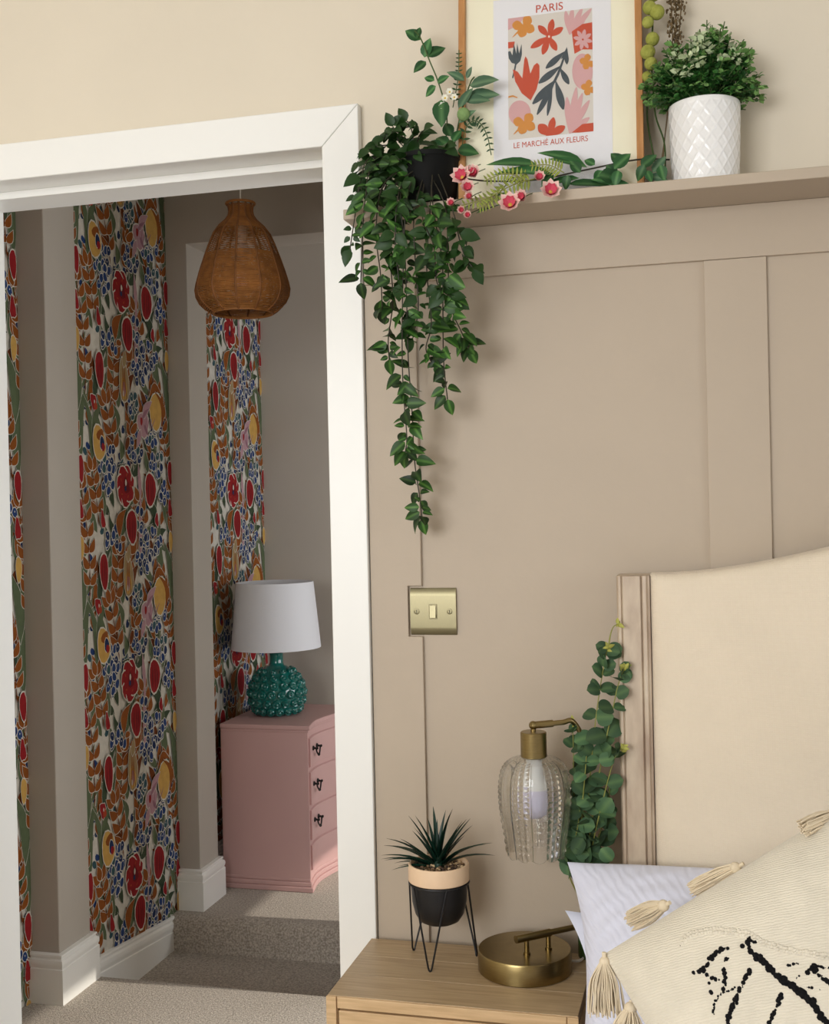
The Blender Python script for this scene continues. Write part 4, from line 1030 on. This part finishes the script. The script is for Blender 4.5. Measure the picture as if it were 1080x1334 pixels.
# ------------------------------------------------------------------ boxwood in a white lattice pot
bc = V((PY(917.5, 150, -.063).x, -.063, SHZ))
bxp = thing('boxwood_plant', 'bushy green artificial boxwood in a white ceramic pot with lattice relief, on the ledge shelf', 'plant', bc)
hpot = PY(917, 139, -.063).z-SHZ; r0_, r1_ = .0525, .0570
NB = 96
def lat(a, v):
    u = a/(2*PI)*18; w1 = abs(((u+v*4.6) % 1)-.5); w2 = abs(((u-v*4.6) % 1)-.5); k = min(w1, w2)
    return .0011*math.exp(-(k/.09)**2) if .03 < v < .96 else .0006
mb = MB()
mb.grid(lambda u, v: V(((r0_+(r1_-r0_)*v**.8+lat(2*PI*u, v))*math.cos(2*PI*u), (r0_+(r1_-r0_)*v**.8+lat(2*PI*u, v))*math.sin(2*PI*u), .002+(hpot-.004)*v))+bc, 216, 84, True)
mb.lathe([(r0_-.006, .0004), (r0_, .002)], bc, 168, cap0=True).lathe([(r1_+.0006, hpot-.002), (r1_, hpot), (r1_-.004, hpot), (r1_-.005, hpot-.004), (r1_-.006, hpot-.02)], bc, 168)
obj('pot', mb, 'ceramic_white', bxp, smooth=60)
obj('soil', MB().lathe([(.001, hpot-.010), (r1_-.0055, hpot-.012)], bc, 32), 'soil', bxp)
fo_ = MB(); stm = MB(); fc = bc+V((0, 0, hpot-.012)); rb = random.Random(5)
bprof = dict(L=.0115, w=.0038, fold=.3, curl=.3, shape=lambda t: math.sin(PI*t)**.7)
def twig(p0_, p1_, nl, light):
    path = smoothpath([p0_, p0_.lerp(p1_, .5)+V((0, 0, .010)), p1_], 4)
    stm.tube(path, .0009, 4, False)
    for k in range(nl):
        t = .28+.72*k/nl; p, d = pathat(path, t)
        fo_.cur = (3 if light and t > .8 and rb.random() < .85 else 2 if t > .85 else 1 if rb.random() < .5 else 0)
        for h in range(3):
            a = rb.random()*6.283; s_ = V((math.cos(a), math.sin(a), rb.uniform(-.2, .6)))
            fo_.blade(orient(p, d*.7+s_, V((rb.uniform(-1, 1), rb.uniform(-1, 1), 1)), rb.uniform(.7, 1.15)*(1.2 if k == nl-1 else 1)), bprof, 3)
for i in range(230):
    a = rb.random()*6.283; el = math.asin(min(1, rb.random()**.75)); R_ = rb.uniform(.085, .112)
    e_ = fc+V((R_*1.0*math.cos(a)*math.cos(el)*.98, R_*.75*math.sin(a)*math.cos(el), R_*1.18*math.sin(el)+.012))
    if e_.y > .004: e_.y = rb.uniform(-.02, .004)
    if i < 46:   # outer sprigs following the photographed outline
        ox, oy = [(832, 128), (835, 110), (850, 95), (866, 78), (880, 55), (895, 60), (921, 26), (912, 40), (944, 28), (950, 45), (965, 55), (980, 62), (972, 80), (985, 98), (1000, 112), (988, 118), (975, 128), (960, 130), (850, 125), (845, 138), (905, 45), (935, 42), (925, 55)][i % 23]
        e_ = PY(ox, oy, -.063+rb.uniform(-.03, .03)) if i < 23 else PY(ox, oy, -.063).lerp(fc, .14)+rv(.006)
    b_0 = fc+V((.030*math.cos(a)*rb.random(), .030*math.sin(a)*rb.random(), 0))
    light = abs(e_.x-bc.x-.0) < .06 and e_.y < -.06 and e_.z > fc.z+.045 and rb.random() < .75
    twig(b_0, e_, rb.randint(7, 9), light)
tag(obj('twigs', stm, 'stem_green', bxp, smooth=60), kind='stuff')
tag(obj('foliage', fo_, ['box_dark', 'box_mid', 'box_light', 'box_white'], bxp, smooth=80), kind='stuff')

# ------------------------------------------------------------------ trailing plant in a black pot
tcn = V((-.468, -.062, SHZ))
tr = thing('trailing_plant', 'trailing green artificial plant in a black pot, hanging from the end of the ledge shelf', 'plant', tcn)
obj('pot', MB().lathe([(.001, 0), (.043, 0), (.046, .004), (.055, .082), (.057, .084), (.057, .092), (.054, .092), (.053, .080), (.001, .078)], tcn, 40), 'black_plastic', tr, smooth=40)
TL = [leaf_mesh('trailing_leaf', 'leaf_trailing', .034, .0105, .35, c_, lambda t: math.sin(PI*min(1, t**.72))**.85*(1-.15*t), 7) for c_ in (.12, .35)]
nleaf = [0]; extra = MB()
LSH = dict(L=.034, w=.0105, fold=.35, curl=.25, shape=lambda t: math.sin(PI*min(1, t**.72))**.85)
def tleaf(p, d, up, s_):
    M = orient(p, d, up, s_)
    if nleaf[0] < 300: inst('leaf', random.choice(TL), tr, M)
    else: extra.blade(M, LSH, 5)
    nleaf[0] += 1
rim = tcn+V((0, 0, .09))
def vine(pl, start=True, step=.0135, two=.75, big=1.0, skip=.0, r=.0011):
    pts = pxs(pl)
    if start: pts = [rim+V((random.uniform(-.02, .02), random.uniform(-.03, 0), -.01))]+pts
    path = smoothpath(pts, 7)
    obj('stem', MB().tube(path, r, 5), 'stem_dark', tr, smooth=60)
    L_ = sum((path[i+1]-path[i]).length for i in range(len(path)-1)); n = int(L_/step); ang = random.random()*6
    for k in range(n):
        t = skip+(1-skip)*(k+.5)/n; p, d = pathat(path, t); ang += 2.2+random.uniform(-.5, .5)
        for h in range(2 if random.random() < two else 1):
            a = ang+PI*h+random.uniform(-.4, .4)
            sd = V((math.cos(a), .5*math.sin(a)-.2, 0))
            tleaf(p+sd*.003, sd*1.1+V((0, 0, random.uniform(-.7, .25)))+d*.2+rv(.4), V((random.uniform(-.9, .9), -.8, random.uniform(-.1, .9))), big*random.choice((.45, .6, .85, .95, 1.1)))
    p, d = pathat(path, 1.0); tleaf(p, d+rv(.2), (0, -1, .3), big*.95)
hy_ = -.150
vine([(522, 250, -.145), (527, 320, hy_), (530, 400, -.135), (532, 470, -.11), (537, 540, -.09), (540, 600, -.07), (547, 650, -.06), (550, 676, -.055)], step=.024, skip=.10)
vine([(530, 260, -.15), (525, 360, -.145), (524, 470, -.115), (527, 530, -.10), (530, 570, -.09), (528, 590, -.085)], step=.022, skip=.12)
vine([(565, 275, -.15), (576, 340, -.145), (577, 400, -.12), (578, 470, -.10), (583, 520, -.085)], step=.0195, skip=.12)
vine([(580, 270, -.145), (583, 340, -.145), (588, 400, -.12), (600, 430, -.11), (612, 455, -.10)], step=.020, skip=.15)
vine([(560, 280, -.15), (556, 350, -.145), (562, 420, -.12), (555, 455, -.11), (566, 475, -.10)], step=.020, skip=.15)
vine([(510, 250, -.145), (508, 330, -.145), (512, 390, -.13), (506, 440, -.115), (507, 468, -.10)], step=.020, skip=.1)
vine([(500, 240, -.14), (490, 300, -.15), (496, 360, -.14), (498, 405, -.12)], step=.018, skip=.1)
vine([(490, 215, -.13), (476, 260, -.145), (472, 320, -.15), (470, 368, -.14)], step=.019, skip=.1)
vine([(485, 205, -.12), (470, 235, -.135), (462, 285, -.145), (456, 325, -.15)], step=.020, skip=.15)
vine([(540, 275, -.15), (541, 340, -.15), (545, 400, -.13), (538, 440, -.115)], step=.018, skip=.12)
vine([(590, 275, -.145), (598, 310, -.15), (606, 335, -.15), (617, 350, -.15)], step=.020, skip=.2)
vine([(520, 250, -.15), (515, 310, -.16), (520, 370, -.15)], step=.017, skip=.15)
vine([(550, 280, -.15), (565, 320, -.155), (570, 370, -.14), (592, 390, -.13)], step=.018, skip=.15)
for x1, y1, x2, y2 in ((520, 175, 500, 180), (535, 165, 530, 158), (510, 190, 480, 195), (500, 205, 468, 215), (545, 180, 552, 170), (525, 190, 512, 165), (505, 215, 485, 240), (515, 210, 500, 260), (540, 200, 560, 190), (560, 195, 580, 190), (500, 225, 478, 245), (512, 230, 492, 275), (525, 225, 520, 285), (498, 210, 470, 260)):
    vine([(x1, y1, random.uniform(-.12, -.07)), (x2, y2, random.uniform(-.14, -.07))], step=.0145, skip=.25, big=.9)
if extra.v: tag(obj('foliage', extra, 'leaf_trailing', tr, smooth=80), kind='stuff')

# ------------------------------------------------------------------ flowers around the frame
def stemobj(parent, pts, r, m='stem_green'):
    path = smoothpath(pts, 6); obj('stem', MB().tube(path, r, 6), m, parent, smooth=60); return path
GL = [leaf_mesh('spray_leaf', 'leaf_spray', .034, .0105, .3, c_) for c_ in (.1, .35)]
GG = leaf_mesh('grey_leaf', 'leaf_grey', .048, .011, .25, .2)
LG = leaf_mesh('long_leaf', 'leaf_spray', .085, .0105, .35, .15)
FL = leaf_mesh('fern_leaflet', 'leaf_fern', .014, .0025, .1, .1, None, 4)
FY = leaf_mesh('lime_leaflet', 'leaf_lime', .018, .0024, .1, .1, None, 4)
WP = leaf_mesh('petal_white', 'white_petal', .011, .0048, .3, -.2, None, 5)
def pet(name, m, L, w_): return leaf_mesh(name, m, L, w_, .3, -.25, None, 5)
PPm = pet('petal_pink', 'pink_petal', .014, .0056); PC = pet('petal_cream', 'cream_petal', .0145, .0050)

def pxdir(x0, y0, x1, y1, Y): return PY(x1, y1, Y)-PY(x0, y0, Y)
def lf(me, parent, x0, y0, x1, y1, Y, base, name='leaf', up=(0, -1, .25), dy=0):
    a = PY(x0, y0, Y); b = PY(x1, y1, Y+dy); inst(name, me, parent, orient(a, b-a, up, (b-a).length/base))
# upright spray left of the frame
foot = PY(577, 245, -.05); foot.z = SHZ+.004
ws = thing('flower_spray', 'upright leafy spray with small white flowers and a green thistle, left of the picture frame', 'flowers', foot)
p = stemobj(ws, [foot, PY(580, 200, -.06), PY(582, 150, -.07), PY(572, 110, -.075), PY(560, 80, -.08), PY(548, 50, -.08), PY(540, 40, -.08)], .0013)
for a in ((548, 52, 527, 38), (543, 50, 547, 34), (553, 75, 560, 48), (556, 74, 581, 60), (555, 80, 538, 94), (566, 105, 552, 100), (568, 112, 553, 126), (570, 108, 585, 98), (575, 130, 575, 165), (580, 150, 573, 166)):
    lf(GL[0], ws, *a, -.08+random.uniform(-.01, .01), .034, dy=random.uniform(-.01, .01))
p2 = stemobj(ws, [foot, PY(590, 200, -.055), PY(600, 150, -.065), PY(612, 110, -.07), PY(618, 100, -.072)], .0013)
for a in ((605, 105, 582, 90), (608, 102, 614, 86), (612, 112, 648, 98), (608, 128, 652, 117), (606, 132, 640, 126), (600, 140, 614, 110), (604, 125, 596, 140), (598, 160, 618, 140)):
    lf(GG, ws, *a, -.075+random.uniform(-.008, .008), .048, up=(random.uniform(-.3, .3), -1, .4), dy=random.uniform(-.02, .01))
for x, y in ((580, 128), (592, 127), (577, 138), (586, 120)):
    c0 = PY(x, y, -.085); fl_ = obj('flower', MB().ball(c0, .0022, 8, 5), 'yellow_core', ws, smooth=60)
    for k in range(6): a = 2*PI*k/6; inst('petal', WP, fl_, orient(c0, V((math.cos(a), -.35, math.sin(a))), (0, -1, .1), .72))
obj('thistle', MB().ball(PY(604, 149, -.08), .0115, 16, 10), 'thistle_green', ws, smooth=60)
def frond(parent, pts, n, me, L, nm='leaflet', m='stem_green'):
    path = stemobj(parent, pts, .0009, m)
    for k in range(n):
        t = .12+.88*k/n; q, d = pathat(path, t); sd = d.cross(V((0, -1, .1))).normalized()
        for s_ in (-1, 1): inst(nm, me, parent, orient(q, sd*s_+d*.35, (0, -1, .1), L*(1-.45*t)))
frond(ws, [PY(600, 200, -.06), PY(608, 165, -.075), PY(622, 158, -.08), PY(634, 175, -.085), PY(640, 202, -.085)], 13, FL, 1.0)
frond(ws, [PY(590, 140, -.06), PY(597, 100, -.06), PY(598, 65, -.06)], 11, FL, .8)
for a in ((575, 195, 555, 180), (585, 190, 565, 175), (590, 185, 600, 165), (570, 200, 548, 192), (596, 196, 625, 195), (588, 178, 578, 155)):
    lf(GL[1], ws, *a, -.075, .034)
# garland lying along the shelf
y_s = SHZ+.006
gl0 = PY(700, 240, -.10); gl0.z = SHZ
gl = thing('flower_garland', 'artificial garland with pink blossoms and long leaves lying along the ledge shelf', 'flowers', gl0)
def sh_(x, y, Y): return PY(x, y, Y)
p = stemobj(gl, [sh_(600, 232, -.12), sh_(640, 236, -.115), sh_(700, 234, -.11), sh_(760, 222, -.10), sh_(830, 208, -.085), sh_(872, 208, -.045)], .0014, 'stem_dark')
for a in ((700, 210, 0, 0),): pass
for x0, y0, x1, y1, m in ((760, 212, 698, 191, LG), (765, 218, 712, 200, LG), (700, 215, 630, 206, LG), (690, 225, 640, 222, LG), (720, 228, 650, 214, LG), (755, 232, 700, 238, LG), (740, 240, 800, 236, LG), (770, 234, 835, 240, LG), (660, 250, 625, 275, LG), (676, 256, 615, 272, LG)):
    lf(m, gl, x0, y0, x1, y1, -.115+random.uniform(-.012, .02), .085, up=(random.uniform(-.2, .2), -1, .7))
for a in ((775, 215, 760, 205), (785, 222, 770, 240), (790, 215, 806, 236), (800, 220, 822, 198), (806, 222, 800, 242), (812, 215, 795, 198), (835, 218, 856, 200), (840, 215, 828, 236), (842, 222, 850, 238), (756, 225, 742, 208), (740, 228, 735, 248), (720, 225, 705, 245), (860, 215, 866, 236), (780, 228, 815, 232)):
    lf(GL[random.randint(0, 1)], gl, *a, -.105+random.uniform(-.012, .012), .034, dy=random.uniform(-.01, .01))
for a in ((850, 225, 868, 200), (845, 230, 872, 232)): lf(GG, gl, *a, -.085, .048)
frond(gl, [sh_(700, 232, -.115), sh_(670, 240, -.125), sh_(635, 258, -.135), sh_(600, 268, -.14)], 16, FY, 1.15, m='stem_yellow')
frond(gl, [sh_(735, 225, -.115), sh_(715, 215, -.125), sh_(690, 216, -.13)], 10, FY, 1.0, m='stem_yellow')
frond(gl, [sh_(690, 238, -.115), sh_(660, 226, -.13), sh_(630, 236, -.135)], 11, FY, 1.1, m='stem_yellow')
frond(gl, [sh_(660, 240, -.115), sh_(640, 262, -.135), sh_(622, 272, -.14)], 9, FY, 1.0, m='stem_yellow')
def blossom(x, y, Y, s_, closed=0):
    c0 = PY(x, y, Y); f_ = obj('blossom', MB().ball(c0, .0028*s_, 8, 5), 'yellow_core' if not closed else 'pink_petal', gl, smooth=60)
    fc_ = V((random.uniform(-.3, .3), -1, random.uniform(-.1, .3))).normalized(); u_ = fc_.cross(V((0, 0, 1))).normalized(); w__ = u_.cross(fc_)
    for ring, (me, n, up_) in enumerate(((PC, 8, .45+closed), (PPm, 7, .8+closed))):
        for k in range(n):
            a = 2*PI*k/n+ring*.4; inst('petal', me, f_, orient(c0, u_*math.cos(a)+w__*math.sin(a)+fc_*up_, fc_, s_*(1 if ring == 0 else .8)))
    stemobj(gl, [c0, c0.lerp(sh_(x+10, y-8, -.125), .5), sh_(x+14, y-8, -.122)], .0008)
for x, y, s_, c in ((603, 232, .95, 0), (618, 228, .8, .5), (609, 246, .75, .5), (612, 222, .55, .9), (589, 266, .55, .9), (602, 274, .5, .9), (610, 281, .5, .9), (613, 258, .55, .8), (665, 268, 1.0, 0), (681, 259, .75, .6), (717, 251, .95, 0), (702, 233, .65, .7)):
    blossom(x, y, -.148 if y > 240 else -.14, s_*1.75, c*.45)
# pompom stem and dried grass behind the white pot
ft = PY(862, 235, -.045); ft.z = SHZ+.003
ps = thing('pompom_stem', 'stems with round yellow green pompom flowers rising between the frame and the white pot', 'flowers', ft)
for pts in ([ft, PY(850, 195, -.04), PY(843, 150, -.035), PY(845, 90, -.035), PY(850, 40, -.03), PY(852, -20, -.03)], [ft+V((.004, 0, 0)), PY(866, 190, -.04), PY(854, 150, -.035), PY(850, 100, -.03), PY(846, 60, -.03)]):
    stemobj(ps, pts, .0016, 'stem_green')
for x, y, r in ((846, 10, .0115), (856, 16, .0125), (844, 29, .010), (850, 51, .0115), (844, 68, .0125), (848, 83, .011), (852, -8, .012), (843, 100, .009)):
    obj('pompom', MB().ball(PY(x, y, -.05), r, 14, 9), 'pom_green', ps, smooth=60)
fd = PY(858, 240, -.035); fd.z = SHZ+.003
dg_ = thing('dried_grass', 'dried brown seed stems rising behind the white pot beside the pompom flowers', 'flowers', fd)
for k, (x, dx) in enumerate(((880, 0), (884, 6), (876, -3))):
    path = stemobj(dg_, [fd+V((.004*k-.004, 0, 0)), PY(866, 180, -.03), PY(874, 110, -.025), PY(x, 50, -.025), PY(x+dx, -30, -.025)], .0011, 'dried_brown')
    sd_ = MB()
    for q in range(90):
        t = .62+.38*random.random(); p_, d_2 = pathat(path, t); sd_.ball(p_+V((random.uniform(-.008, .008), random.uniform(-.008, .008), random.uniform(-.006, .006))), random.uniform(.0012, .0022), 6, 4, (1, 1, 1.5))
    tag(obj('seed_head', sd_, 'dried_brown', dg_, smooth=60), kind='stuff')
